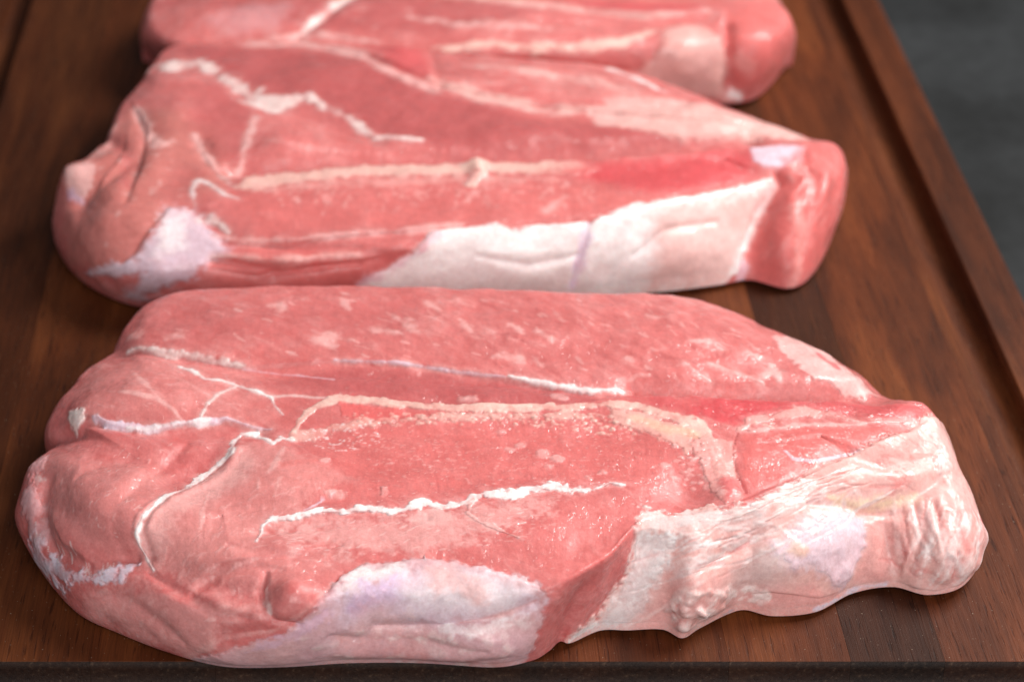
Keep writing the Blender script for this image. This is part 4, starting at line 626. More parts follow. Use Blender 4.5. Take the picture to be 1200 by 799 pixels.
STEAKS['middle'] = dict(
    axis=[(-60.7, 588.4), (119.4, 576.9)], ztop=29.0, round_mm=2.6,
    # rim x,y,z, foot x,y,z, bulge of the side wall (mm)
    ctrl=[
        (-95.1, 566.6, 22.0, -102.7, 568.4, 2.0, 5.0),
        (-98.4, 577.1, 24.0, -102.3, 575.9, 0.0, 4.0),
        (-92.5, 587.3, 24.0, -96.5, 587.2, 0.0, 4.0),
        (-86.3, 603.2, 25.0, -88.9, 604.7, 0.0, 4.0),
        (-84.0, 621.6, 25.0, -85.7, 624.1, 0.0, 4.0),
        (-79.3, 636.4, 26.0, -80.4, 639.2, 0.0, 4.0),
        (-76.2, 650.3, 27.0, -76.9, 653.2, 0.0, 4.0),
        (-68.7, 665.3, 27.0, -69.0, 668.3, 0.0, 4.0),
        (-46.1, 664.7, 28.0, -45.9, 667.7, 0.0, 4.0),
        (-21.0, 664.7, 28.0, -20.8, 667.7, 0.0, 4.0),
        (0.9, 660.6, 28.0, 1.1, 663.6, 0.0, 4.0),
        (22.7, 657.8, 28.0, 22.9, 660.8, 0.0, 4.0),
        (59.5, 651.0, 28.0, 59.7, 654.0, 0.0, 4.0),
        (90.0, 646.3, 27.0, 90.2, 649.3, 0.0, 4.0),
        (113.0, 633.1, 25.0, 113.2, 636.1, 0.0, 4.0),
        (127.0, 624.1, 23.0, 127.7, 628.1, 0.0, 4.0),
        (146.6, 613.5, 20.0, 149.0, 616.7, 0.0, 4.0),
        (153.4, 597.3, 25.0, 156.8, 599.3, 0.0, 4.0),
        (158.3, 592.0, 26.0, 163.9, 594.1, 0.0, 4.0),
        (157.5, 581.0, 25.0, 154.9, 565.7, 1.0, 4.0),
        (149.9, 570.9, 25.0, 145.3, 546.5, 0.0, 4.0),
        (140.8, 567.0, 25.0, 136.8, 539.4, 0.0, 4.0),
        (131.4, 567.0, 26.0, 125.4, 544.0, 0.0, 1.0),
        (120.2, 562.0, 27.0, 115.8, 541.4, 0.0, 2.0),
        (102.3, 552.8, 28.0, 100.1, 538.0, 0.0, 3.0),
        (85.0, 545.4, 28.0, 84.7, 535.5, 0.0, 3.0),
        (70.8, 538.2, 28.0, 72.0, 531.5, 0.0, 3.0),
        (46.3, 534.6, 28.0, 47.2, 528.6, 0.0, 4.0),
        (24.8, 532.1, 28.0, 25.3, 526.7, 0.0, 4.0),
        (-1.9, 528.6, 27.0, -1.9, 524.8, 0.0, 4.0),
        (-31.2, 528.8, 25.0, -31.7, 524.8, 0.0, 5.0),
        (-49.7, 526.0, 23.0, -52.2, 526.7, 0.0, 5.0),
        (-65.6, 523.2, 21.0, -73.0, 530.6, 0.0, 5.0),
        (-79.7, 530.7, 20.0, -89.3, 542.5, 0.0, 5.0),
        (-89.6, 547.0, 20.0, -99.3, 557.8, 0.0, 5.0),
    ],
    macro=[
        ('B', (-58.8, 621.7, 0.0556, 0.0039, -0.0044, -0.0528), 2.5),
        ('B', (-79.0, 555.0, 0.0759, 0.0066, -0.0207, -0.055), 3.0),
        ('B', (-2.1, 628.1, 0.0278, 0.0001, 0.0, -0.038), 1.5),
        ('B', (-95.8, 572.7, 0.1757, 0.0131, -0.0484, -0.1277), 3),
        ('V', [(-42.6, 571.8, 3.91), (-7.7, 577.4, 4.58), (37.7, 580.2, 4.33), (77.8, 583.7, 4.6), (130.3, 591.8, 4.2)], -6.0),
        ('V', [(-75.6, 644.0, 4.2), (-53.5, 634.6, 4.8), (-31.4, 609.3, 4.66), (3.8, 590.1, 4.05)], -1.5),
        ('V', [(-78.9, 612.9, 1.42), (-72.6, 592.7, 3.05), (-74.7, 569.1, 3.57), (-75.7, 549.3, 1.77)], -2.0),
        ('V', [(-54.8, 588.1, 2.24), (-48.0, 568.5, 3.03), (-43.4, 560.9, 1.71)], -1.3),
        ('V', [(-53.4, 543.2, 3.03), (-42.1, 532.7, 3.11), (-23.2, 527.1, 2.61), (-2.1, 526.7, 1.08)], -1.6),
        ('V', [(-47.4, 524.0, 2.19), (-29.0, 520.3, 2.16), (-2.5, 521.3, 0.96)], -1.6),
        ('V', [(135.7, 569.5, 1.39), (140.3, 560.8, 4.07), (146.2, 550.0, 5.4), (149.2, 540.4, 4.2)], -6.5),
        ('B', (151.1, 565.6, 0.0821, 0.071, 0.0269, -0.0582), 2.5),
        ('B', (37.2, 569.6, 0.2959, -0.0143, -0.0003, -0.1499), 2.5),
        ('B', (75.4, 621.8, 0.0279, -0.0025, 0.0028, -0.0614), 1.2),
        ('V', [(70.5, 538.0, 1.09), (66.0, 527.2, 1.31), (63.8, 516.7, 1.22)], -1.5),
        ('B', (-29.1, 547.7, 0.0612, 0.0021, -0.0007, -0.0861), 1),
        ('V', [(27.9, 628.1, 3.0), (63.1, 616.7, 3.6), (110.0, 612.9, 3.0)], -1.6),
        ('B', (-69.5, 574.2, 0.1417, 0.0123, -0.0046, -0.0701), 2),
        ('B', (-84.0, 541.4, 0.1197, 0.0128, -0.0447, -0.1184), 2.5),
        ('B', (-63.3, 603.2, 0.1224, 0.0097, -0.0035, -0.1037), 1.8),
        ('V', [(-91.6, 557.6, 2.5), (-82.8, 563.9, 3.29), (-78.1, 575.4, 2.4)], -2.0),
        ('V', [(-89.6, 600.6, 3.07), (-78.9, 583.7, 3.37)], -1.5),
        ('B', (-26.1, 523.7, 0.0927, -0.0045, -0.0191, -0.4688), 1.5),
        ('B', (10.9, 526.9, 0.0957, -0.0103, 0.0103, -0.3), 1.2),
        ('B', (52.6, 638.3, 0.0547, -0.0034, 0.0024, -0.1425), 1.5),
        ('B', (13.2, 652.3, 0.1296, -0.0008, 0.0018, -0.1185), 2.0),
        ('V', [(24.1, 656.6, 1.55), (26.4, 628.1, 1.99)], -0.8),
        ('B', (-17.2, 634.5, 0.0826, 0.0015, 0.0001, -0.0951), 1.5),
        ('B', (-27.7, 584.9, 0.1189, 0.0041, 0.0021, -0.1078), 1.2),
        ('B', (55.6, 594.2, 0.0577, -0.0039, 0.0, -0.1692), 1.0),
        ('B', (109.7, 609.7, 0.0676, -0.0093, 0.0169, -0.1533), 1.0),
        ('B', (101.4, 536.8, 0.0626, 0.0035, 0.0254, -0.1221), 1.2),
        ('B', (44.9, 523.1, 0.0628, -0.0046, 0.0077, -0.1413), 1.2),
        ('T', [(-44.7, 558.8, 0.76), (-35.4, 566.9, 4.92), (-7.6, 571.3, 5.0), (37.5, 574.6, 5.09), (76.9, 574.6, 4.99), (105.6, 579.9, 5.4), (132.4, 587.1, 0.9)], -2.4),
        ('T', [(-76.8, 647.2, 0.9), (-53.7, 638.5, 5.4), (-37.5, 614.2, 5.37), (-24.3, 616.7, 5.4), (-5.0, 606.2, 5.14), (3.8, 590.1, 5.16), (20.9, 588.4, 0.89)], 0.5),
        ('T', [(-82.9, 624.4, 0.41), (-74.0, 598.9, 2.61), (-73.3, 568.9, 2.96), (-75.5, 547.1, 0.55)], 1.8),
        ('T', [(-57.3, 594.2, 0.52), (-51.2, 574.0, 2.72), (-42.0, 558.7, 0.63)], 1.5),
        ('T', [(-54.4, 538.4, 0.53), (-42.1, 531.3, 2.81), (-23.3, 529.3, 2.7), (14.1, 533.3, 3.3), (30.3, 536.7, 0.67)], 2.0),
        ('T', [(-51.3, 522.1, 0.4), (-34.5, 519.4, 2.0), (-2.4, 522.4, 1.89), (5.5, 524.0, 0.4)], 1.8),
        ('T', [(-4.3, 513.1, 0.44), (13.3, 524.3, 1.75), (22.6, 533.3, 2.58), (46.3, 535.4, 2.51), (70.8, 539.4, 2.61), (102.4, 554.0, 2.75), (134.3, 568.7, 0.46)], -1.0),
        ('T', [(-44.3, 661.5, 0.9), (-21.2, 664.1, 2.18), (0.9, 649.9, 4.8), (23.5, 630.7, 4.8), (42.5, 619.2, 4.8), (62.7, 611.8, 4.8), (108.7, 602.7, 4.8), (149.7, 599.5, 0.9)], 1.6),
        ('T', [(-95.5, 556.5, 0.72), (-87.2, 561.7, 4.38), (-81.3, 578.6, 3.03), (-81.0, 601.9, 0.73)], -1.6),
        ('T', [(-86.0, 515.4, 0.82), (-71.5, 527.3, 2.45), (-61.6, 545.3, 2.87), (-50.9, 547.7, 0.7)], -1.4),
        ('T', [(135.8, 571.4, 0.42), (139.9, 562.0, 2.93), (146.2, 550.0, 4.2), (146.5, 538.1, 0.9)], 2.4),
        ('T', [(145.9, 581.7, 0.43), (145.0, 564.8, 2.06), (163.9, 558.1, 2.83), (174.3, 552.0, 0.61)], -1.5),
        ('T', [(83.6, 643.5, 0.9), (105.3, 621.6, 3.6), (125.2, 614.7, 0.9)], -1.2),
        ('T', [(-56.1, 516.5, 0.48), (-61.1, 509.6, 2.43), (-69.8, 500.2, 0.24)], 1.2),
        ('V', [(148.2, 586.4, 0.71), (144.0, 572.6, 1.86), (155.5, 563.9, 2.36), (168.8, 558.4, 1.22)], -1.5),
        ('B', (152.6, 572.2, 0.1405, 0.0584, 0.0655, -0.1057), 1.5),
        ('B', (158.5, 555.8, 0.1731, 0.3644, 0.05, -0.1504), 1.5),
        ('V', [(34.5, 525.2, 0.71), (50.2, 523.4, 2.0), (66.4, 527.2, 0.81)], -1.0),
        ('V', [(83.4, 530.7, 0.66), (95.4, 540.9, 1.69), (113.6, 547.9, 0.82)], -1.2),
        ('B', (89.7, 529.1, 0.1064, 0.0055, 0.0352, -0.1776), 1.0),
    ],
    feats=[
        ('P', None, 'meat_deep', [(-70.7, 661.5), (0.9, 653.1), (27.7, 620.7), (62.0, 602.8), (131.3, 596.0), (78.2, 587.0), (31.7, 582.5), (3.7, 592.4), (-28.7, 615.1), (-60.2, 644.0)], 0, 4, 3, 0.8),
        ('P', None, 'meat_tan', [(-100.3, 576.0), (-82.1, 614.9), (-51.1, 596.4), (-40.8, 563.3), (-56.1, 543.6), (-71.9, 519.9), (-95.7, 520.0)], 0, 5, 4, 0.85),
        ('P', None, 'meat_deep', [(-53.6, 635.0), (-37.3, 609.4), (-38.7, 576.9), (-50.0, 575.5), (-60.2, 599.9)], 0, 4, 2, 0.5),
        ('P', None, 'meat_bright', [(-43.1, 554.6), (-7.5, 560.1), (75.5, 560.4), (91.2, 551.2), (71.2, 543.1), (25.0, 536.7), (-34.1, 533.6)], 0, 4, 2, 0.5),
        ('L', 'fat_seam', 'fat_white', [(-76.0, 647.4, 2.0), (-69.5, 644.1, 2.75), (-60.2, 644.0, 2.66), (-53.8, 638.8, 2.01), (-44.1, 627.5, 2.42), (-37.6, 616.2, 4.05), (-31.6, 613.5, 4.44), (-24.2, 615.6, 2.87), (-19.8, 617.6, 2.07), (-13.8, 609.6, 1.67), (-5.0, 605.3, 1.83), (-0.6, 596.4, 1.4), (3.7, 592.4, 1.61), (10.8, 590.6, 0.76), (19.2, 589.0, 0.54)], 0.8, 0.8, 1.0, 1.0),
        ('L', 'fat_seam', 'fat_pink', [(-37.0, 603.9, 0.88), (-39.2, 588.5, 1.18), (-40.7, 575.5, 0.55), (-46.2, 567.7, 0.89)], 0.5, 0.7, 0.5, 1.0),
        ('L', 'fat_seam', 'fat_pink', [(-57.2, 591.9, 0.77), (-53.1, 581.1, 0.84), (-48.3, 571.1, 0.9), (-42.8, 559.9, 0.76)], 0.5, 0.7, 0.5, 1.0),
        ('L', 'fat_seam', 'white', [(-54.2, 547.9, 0.51), (-55.6, 556.5, 0.61), (-54.1, 562.4, 1.15), (-50.4, 560.3, 1.09), (-45.2, 553.2, 1.03), (-40.7, 550.8, 0.72)], 0.6, 0.6, 0.4, 1.0),
        ('L', 'fat_seam', 'fat_pink', [(-79.0, 614.0, 0.82), (-74.3, 600.1, 1.17), (-69.0, 585.5, 1.78), (-64.4, 588.4, 0.87)], 0.5, 1, 0.6, 1.0),
        ('P', 'silver_skin', 'blue_white', [(-62.8, 544.4), (-57.6, 546.1), (-50.7, 542.5), (-42.0, 528.2), (-47.4, 524.5), (-56.2, 516.5), (-61.3, 512.4), (-65.9, 504.0), (-70.6, 504.4), (-67.3, 519.0), (-76.5, 517.9), (-86.0, 514.1), (-79.0, 523.1), (-71.1, 526.3), (-66.1, 534.1)], 0.6, 2.2, 2.4, 0.7),
        ('P', None, 'white', [(-63.9, 540.2), (-57.4, 543.1), (-56.6, 528.6), (-64.5, 525.5)], 0.2, 3, 2, 0.6),
        ('L', 'fat_seam', 'fat_white', [(-51.2, 541.4, 1.69), (-46.4, 539.4, 1.0), (-42.8, 535.6, 0.6)], 0.8, 0.8, 0.8, 1.0),
        ('P', 'fat_cap', 'fat_pink', [(-99.6, 576.9), (-95.2, 577.7), (-89.5, 575.4), (-89.1, 565.4), (-93.6, 559.1), (-97.5, 565.0)], 0.8, 1.2, 0.8, 0.9),
        ('L', None, 'purple', [(-96.8, 565.0, 1.36), (-93.9, 560.6, 1.15)], 0, 1.5, 1, 0.6),
        ('P', 'blade_bone', 'bone', [(-41.9, 557.4), (-37.4, 563.5), (-24.2, 567.3), (-7.6, 569.4), (12.1, 571.1), (31.7, 572.5), (54.2, 573.4), (71.0, 572.3), (76.3, 569.0), (70.5, 566.0), (53.8, 567.0), (31.4, 565.8), (11.9, 564.9), (-7.5, 563.2), (-24.1, 560.8), (-34.9, 555.9)], 0.8, 1.5, 1.8, 0.78),
        ('L', 'blade_bone', 'bone', [(35.2, 569.5, 3.26), (37.1, 568.3, 2.88), (38.7, 566.0, 1.52), (34.5, 559.5, 1.39)], 1.6, 0.8, 0.8, 1.0),
        ('S', None, 'fat_pink', [(-37.8, 559.8), (75.7, 563.0), (71.6, 547.6), (-28.9, 542.3)], 60, 5, 85, 0.6, 0.2, 0.4, 31),
        ('L', None, 'fat_pink', [(57.7, 543.6, 0.95), (62.2, 550.0, 1.02), (65.2, 553.5, 0.65)], 0.2, 0.8, 0.5, 0.6),
        ('P', None, 'blood', [(59.5, 568.0), (76.7, 572.7), (102.7, 577.2), (123.3, 583.5), (131.3, 580.8), (128.9, 571.3), (120.6, 563.8), (102.7, 556.1), (88.8, 555.2), (75.6, 561.9)], 0, 4.5, 2.5, 0.72),
        ('P', 'fat_seam', 'lavender', [(128.7, 583.5), (135.0, 585.4), (147.9, 586.1), (145.5, 576.6), (138.4, 571.6), (131.8, 572.4), (128.8, 575.5)], 0.7, 1, 0.6, 0.95),
        ('L', 'fat_seam', 'fat_pink', [(-42.7, 660.6, 1.78), (-21.0, 663.6, 2.0), (-2.2, 650.7, 2.0), (13.0, 632.8, 2.0), (24.7, 622.5, 1.78)], 0.6, 1, 0.6, 0.8),
        ('L', 'fat_seam', 'fat_cream', [(23.6, 631.4, 1.56), (30.9, 626.4, 2.89), (42.5, 618.5, 3.05), (56.8, 610.9, 3.55), (74.2, 608.9, 2.75), (91.5, 606.4, 2.58), (108.6, 602.2, 2.17), (125.6, 598.1, 2.76), (147.3, 595.9, 2.66)], 0.7, 1, 1, 1.0),
        ('P', 'fat_cap', 'fat_cream', [(77.2, 609.2), (87.0, 619.2), (107.7, 617.8), (124.6, 611.4), (149.5, 611.8), (150.1, 594.0), (131.3, 594.5), (107.6, 592.8), (90.7, 597.3), (79.3, 600.1)], 0.8, 1.5, 1.2, 0.9),
        ('L', 'fat_seam', 'white', [(88.1, 643.9, 1.33), (96.3, 634.9, 2.0), (105.7, 625.9, 1.33)], 0.5, 1, 0.6, 0.8),
        ('P', None, 'blood', [(0.8, 659.9), (22.3, 657.3), (23.6, 632.3), (13.0, 636.7)], 0.5, 3, 2, 0.5),
        ('S', None, 'fat_pink', [(34.6, 643.9), (100.6, 633.2), (105.0, 620.7), (39.9, 627.5)], 40, 8, -20, 0.8, 0.2, 0.4, 32),
        ('P', 'fat_cap', 'white', [(-3.0, 513.1), (2.4, 517.9), (13.2, 524.4), (21.6, 532.9), (31.6, 535.2), (41.1, 537.1), (45.5, 533.3), (51.7, 536.4), (70.8, 538.9), (73.7, 541.3), (85.4, 548.6), (102.1, 553.1), (120.2, 560.5), (133.4, 568.0), (136.3, 567.1), (142.7, 559.2), (148.7, 548.0), (141.1, 537.4), (125.7, 529.8), (102.1, 517.5), (70.9, 506.2), (33.2, 500.4), (-3.9, 497.1)], 1.0, 0.9, 0.9, 0.97),
        ('P', None, 'fat_cream', [(90.3, 546.8), (128.6, 561.9), (143.1, 555.6), (125.0, 529.7), (90.5, 519.8)], 0.1, 4, 3, 0.75),
        ('L', None, 'purple', [(70.7, 538.3, 0.99), (68.2, 531.3, 0.98), (65.3, 522.9, 1.11), (63.3, 515.4, 1.1)], -0.3, 1.2, 1, 0.55),
        ('L', None, 'silver', [(83.7, 546.2, 1.22), (78.7, 532.1, 1.66), (75.8, 518.5, 1.51)], 0, 2, 1, 0.7),
        ('L', None, 'lavender', [(-2.9, 514.9, 1.16), (3.7, 517.9, 1.06), (15.8, 525.3, 0.86), (22.5, 531.4, 0.91)], 0, 1.5, 1, 0.7),
        ('P', None, 'bone_pink', [(113.6, 553.6), (133.5, 566.6), (137.8, 565.9), (143.1, 555.6), (122.8, 548.1)], 0, 3, 2, 0.6),
        ('P', None, 'meat_bright', [(134.3, 569.5), (148.6, 588.9), (159.7, 591.5), (165.2, 582.4), (184.5, 573.7), (176.5, 553.8), (159.0, 546.7), (151.8, 548.3)], 0, 2, 1.5, 0.85),
        ('L', None, 'bone_pink', [(148.7, 561.9, 0.6), (158.9, 560.3, 1.85), (170.1, 556.7, 2.11), (175.9, 553.5, 1.81)], 0.5, 2, 1, 0.6),
        ('L', None, 'lavender', [(143.8, 536.8, 3.6), (151.4, 541.6, 3.0)], 0.2, 1.2, 0.6, 0.7),
        ('P', None, 'meat_bright', [(-42.1, 529.2), (-2.1, 526.7), (18.9, 528.5), (5.1, 519.1), (-8.1, 514.2), (-47.5, 515.3)], 0, 3, 2, 0.6),
        ('L', None, 'fat_pink', [(-47.6, 534.4, 1.13), (-34.1, 531.2, 0.99), (-17.9, 530.4, 0.9), (11.5, 533.1, 0.91), (30.3, 536.9, 1.25)], 0.4, 1, 0.8, 0.7),
        ('S', None, 'fat_white', [(-97.3, 573.6), (-59.0, 585.4), (-56.4, 547.7), (-81.5, 528.9)], 30, 2, 40, 0.6, 0.2, 0.35, 33),
        ('L', 'fat_seam', 'fat_pink', [(-87.4, 607.1, 1.33), (-88.8, 589.9, 1.78), (-92.5, 577.7, 1.16)], 0.4, 1.2, 1, 0.6),
        ('L', None, 'meat_deep', [(-90.4, 605.3, 1.64), (-79.5, 586.3, 2.75), (-77.4, 558.8, 1.13)], 0, 3, 2, 0.6),
        ('L', 'fat_seam', 'fat_cream', [(40.5, 640.7, 1.11), (64.4, 634.2, 1.55), (82.1, 629.9, 1.78), (93.2, 621.7, 1.33)], 0.5, 1, 0.8, 0.7),
        ('P', None, 'meat_pale', [(64.0, 629.7), (111.1, 621.1), (104.4, 614.9), (63.3, 619.7)], 0, 3, 2, 0.4),
        ('L', 'fat_seam', 'fat_cream', [(-47.4, 525.7, 0.52), (-26.0, 523.7, 0.65), (-2.3, 524.5, 0.48)], 0.4, 1.4, 0.8, 0.5),
        ('P', None, 'meat_deep', [(-35.3, 564.7), (-47.1, 573.9), (-54.5, 560.3), (-48.2, 547.5), (-54.8, 544.2), (-67.3, 550.7), (-61.0, 573.4)], 0, 4, 2, 0.4),
        ('S', None, 'fat_pink', [(-37.8, 563.7), (76.6, 571.8), (75.0, 555.2), (-29.0, 546.4)], 120, 1.6, 80, 0.5, 0.4, 0.45, 81),
        ('L', None, 'bone_pink', [(-34.9, 555.9, 1.7), (-7.5, 560.7, 2.07), (31.3, 562.3, 2.06), (61.9, 562.9, 1.56)], 0.2, 1.5, 1.5, 0.6),
        ('S', None, 'fat_pink', [(135.7, 571.3), (159.3, 589.5), (167.8, 580.5), (177.4, 554.6), (159.8, 549.6)], 40, 4, -70, 0.5, 0.3, 0.3, 82),
    ])
STEAKS['rear'] = dict(
    axis=[(-47.8, 698.7), (134.2, 698.7)], ztop=29.0, round_mm=2.6,
    # rim x,y,z, foot x,y,z, bulge of the side wall (mm)
    ctrl=[
        (-76.9, 678.4, 24.0, -82.4, 697.1, 2.0, 4.0),
        (-81.2, 699.7, 25.0, -85.2, 699.8, 0.0, 4.0),
        (-77.1, 717.4, 26.0, -80.4, 719.5, 0.0, 4.0),
        (-59.9, 736.6, 27.0, -61.2, 740.4, 0.0, 4.0),
        (-9.2, 748.3, 28.0, -9.2, 752.3, 0.0, 4.0),
        (59.5, 751.6, 28.0, 59.5, 755.6, 0.0, 4.0),
        (120.6, 744.8, 27.0, 120.6, 748.8, 0.0, 4.0),
        (151.3, 722.8, 26.0, 153.7, 726.1, 0.0, 4.0),
        (159.1, 697.6, 26.0, 164.1, 697.4, 0.0, 4.0),
        (157.4, 683.5, 25.0, 161.7, 691.9, 1.0, 4.0),
        (148.3, 672.8, 25.0, 148.6, 670.9, 0.0, 4.0),
        (136.5, 668.7, 26.0, 137.3, 664.2, 0.0, 2.0),
        (117.2, 666.7, 27.0, 116.1, 664.2, 0.0, 4.0),
        (98.1, 663.9, 27.0, 98.4, 662.8, 0.0, 4.0),
        (60.2, 659.8, 27.0, 60.1, 662.8, 0.0, 4.0),
        (29.0, 659.8, 27.0, 28.2, 664.2, 0.0, 4.0),
        (-2.2, 665.9, 26.0, -3.9, 668.2, 0.0, 5.0),
        (-40.1, 669.3, 25.0, -44.4, 675.0, 0.0, 5.0),
        (-63.9, 669.9, 24.0, -69.5, 686.0, 0.0, 5.0),
    ],
    macro=[
        ('B', (-47.1, 684.5, 0.0444, 0.0025, -0.0059, -0.0945), 2),
        ('V', [(-24.4, 670.8, 3.46), (-15.1, 685.0, 3.19), (-5.4, 701.1, 3.6)], -1.5),
        ('V', [(29.5, 656.0, 2.04), (66.4, 654.2, 2.08)], -1.5),
        ('V', [(135.2, 678.0, 2.24), (133.3, 658.4, 2.2), (136.9, 648.6, 3.13)], -4),
        ('V', [(67.7, 679.4, 4.2), (105.8, 677.9, 4.2), (128.9, 683.6, 3.6)], -2.0),
        ('B', (146.8, 670.6, 0.0996, 0.0071, 0.0179, -0.0569), 2.5),
        ('B', (117.5, 660.2, 0.1021, 0.0057, 0.0102, -0.1186), 2),
        ('T', [(21.4, 661.3, 0.55), (44.8, 664.1, 3.8), (66.5, 661.9, 3.02), (98.6, 668.5, 3.76), (108.7, 674.4, 0.84)], -1.8),
        ('T', [(65.7, 694.3, 0.9), (87.7, 687.8, 4.2), (106.5, 684.4, 4.2), (131.1, 688.8, 0.9)], 1.8),
        ('T', [(-27.3, 669.6, 0.62), (-15.1, 685.7, 3.96), (1.1, 708.5, 0.9)], 1.5),
        ('T', [(-46.2, 669.0, 0.52), (-16.4, 671.8, 3.0), (7.4, 665.3, 0.62)], 1.2),
        ('T', [(136.3, 690.5, 0.48), (131.6, 667.8, 2.29), (136.2, 648.6, 0.76)], -2.0),
        ('T', [(105.2, 647.1, 0.51), (107.5, 662.5, 1.86), (115.2, 676.9, 0.59)], -1.4),
        ('B', (7.5, 690.0, 0.0517, -0.0005, -0.0012, -0.1218), 1.5),
        ('B', (54.9, 676.1, 0.0525, -0.0031, 0.0008, -0.1555), 1.2),
    ],
    feats=[
        ('P', None, 'meat_deep', [(-80.9, 698.5), (-58.4, 712.8), (30.4, 704.7), (68.3, 686.6), (29.4, 669.9), (-21.3, 674.3)], 0, 4, 3, 0.6),
        ('P', None, 'membrane', [(-59.6, 680.4), (-44.2, 691.6), (-28.1, 693.1), (-30.9, 677.5), (-46.5, 672.7)], 0, 6, 3, 0.35),
        ('L', 'fat_seam', 'fat_white', [(-25.9, 671.6, 0.98), (-20.7, 677.6, 1.31), (-15.1, 686.5, 1.18), (-9.4, 695.2, 2.22), (-2.3, 705.2, 1.65)], 0.7, 1, 0.7, 1.0),
        ('L', 'fat_seam', 'fat_pink', [(-43.0, 668.9, 0.99), (-24.5, 671.6, 1.29), (-16.4, 671.8, 1.14), (4.1, 666.6, 0.95)], 0.5, 1, 0.7, 0.8),
        ('L', 'blade_bone', 'bone', [(24.5, 662.1, 1.74), (32.1, 662.1, 2.9), (44.7, 662.3, 2.33), (60.1, 660.7, 2.38), (79.1, 662.5, 2.65), (96.7, 666.6, 2.67), (106.1, 673.4, 2.4)], 0.8, 1, 1, 1.0),
        ('L', None, 'grey_tan', [(30.9, 655.3, 2.4), (44.8, 654.4, 2.27), (66.5, 655.2, 2.45)], 0, 2, 1, 0.7),  # front side below the strip darkened: shade painted into the colour
        ('P', None, 'meat_bright', [(66.4, 656.8), (97.9, 661.2), (112.0, 649.7), (86.0, 643.6)], 0, 4, 2, 0.5),
        ('L', 'fat_seam', 'fat_cream', [(68.8, 692.8, 1.78), (87.7, 687.5, 1.41), (106.6, 684.6, 1.2), (128.0, 689.1, 1.8)], 0.6, 1, 1, 1.0),
        ('P', None, 'blood', [(56.4, 701.1), (88.6, 696.9), (127.0, 693.7), (127.8, 686.5), (87.7, 687.5)], 0, 3, 2, 0.5),
        ('P', 'fat_cap', 'fat_cream', [(99.6, 653.9), (107.4, 662.5), (113.8, 677.1), (125.2, 679.6), (130.8, 669.4), (134.6, 661.4), (134.2, 645.7), (119.1, 647.4), (105.5, 645.2)], 0.9, 2, 2, 0.85),
        ('P', None, 'meat_bright', [(135.7, 687.0), (152.8, 701.1), (161.7, 691.6), (167.5, 674.4), (161.5, 657.6), (140.0, 649.7), (134.6, 661.4)], 0, 3, 2, 0.8),
        ('L', None, 'bone_pink', [(139.7, 661.1, 1.99), (144.7, 660.6, 2.16)], 0.3, 2, 1, 0.6),
        ('L', 'fat_seam', 'white', [(136.4, 647.0, 1.15), (143.6, 649.1, 1.74)], 0.5, 1, 0.5, 1.0),
        ('S', None, 'fat_pink', [(-66.2, 684.3), (23.7, 696.4), (61.1, 674.6), (-40.2, 673.3)], 30, 3, 20, 0.6, 0.2, 0.4, 41),
        ('L', 'fat_seam', 'fat_pink', [(16.9, 682.2, 1.24), (42.2, 674.9, 1.74), (67.3, 673.3, 1.33)], 0.5, 1.5, 1, 0.7),
        ('L', 'fat_seam', 'fat_cream', [(30.4, 701.0, 1.33), (55.9, 694.3, 2.0), (68.7, 691.4, 1.55)], 0.5, 1.5, 1, 0.8),
        ('P', None, 'meat_bright', [(-8.0, 664.1), (23.1, 660.4), (35.9, 649.0), (-0.6, 650.9)], 0, 3, 2, 0.6),
        ('L', None, 'fat_pink', [(115.1, 652.0, 1.95), (124.0, 656.3, 2.08), (129.8, 664.5, 1.41)], 0.3, 2, 1.5, 0.5),
    ])

# ------------------------------------------------------------------ small helpers
MM = 0.001
def lin(c):
    return np.array([(v / 255 / 12.92) if v / 255 <= 0.04045 else ((v / 255 + 0.055) / 1.055) ** 2.4 for v in c])

def new_mat(name):
    m = bpy.data.materials.new(name); m.use_nodes = True
    nt = m.node_tree; b = nt.nodes['Principled BSDF']
    return m, nt, b

def node(nt, kind, **kw):
    n = nt.nodes.new(kind)
    for k, v in kw.items():
        if k in n.inputs: n.inputs[k].default_value = v
        else: setattr(n, k, v)
    return n

def link(nt, a, b): nt.links.new(a, b)

def mathn(nt, op, a, b=None, clamp=False):
    n = nt.nodes.new('ShaderNodeMath'); n.operation = op; n.use_clamp = clamp
    for i, v in enumerate((a, b)):
        if v is None: continue
        if isinstance(v, (int, float)): n.inputs[i].default_value = v
        else: nt.links.new(v, n.inputs[i])
    return n.outputs[0]

def ramp(nt, fac, stops):
    r = nt.nodes.new('ShaderNodeValToRGB'); nt.links.new(fac, r.inputs[0])
    e = r.color_ramp.elements
    while len(e) < len(stops): e.new(0.5)
    for i, (p, c) in enumerate(stops):
        e[i].position = p; e[i].color = (*c, 1) if len(c) == 3 else c
    return r.outputs[0]

def mixc(nt, fac, a, b, mode='MIX'):
    n = nt.nodes.new('ShaderNodeMix'); n.data_type = 'RGBA'; n.blend_type = mode
    for i, v in ((0, fac), (6, a), (7, b)):
        if isinstance(v, (int, float)): n.inputs[i].default_value = v
        elif isinstance(v, tuple): n.inputs[i].default_value = (*v, 1) if len(v) == 3 else v
        else: nt.links.new(v, n.inputs[i])
    return n.outputs[2]

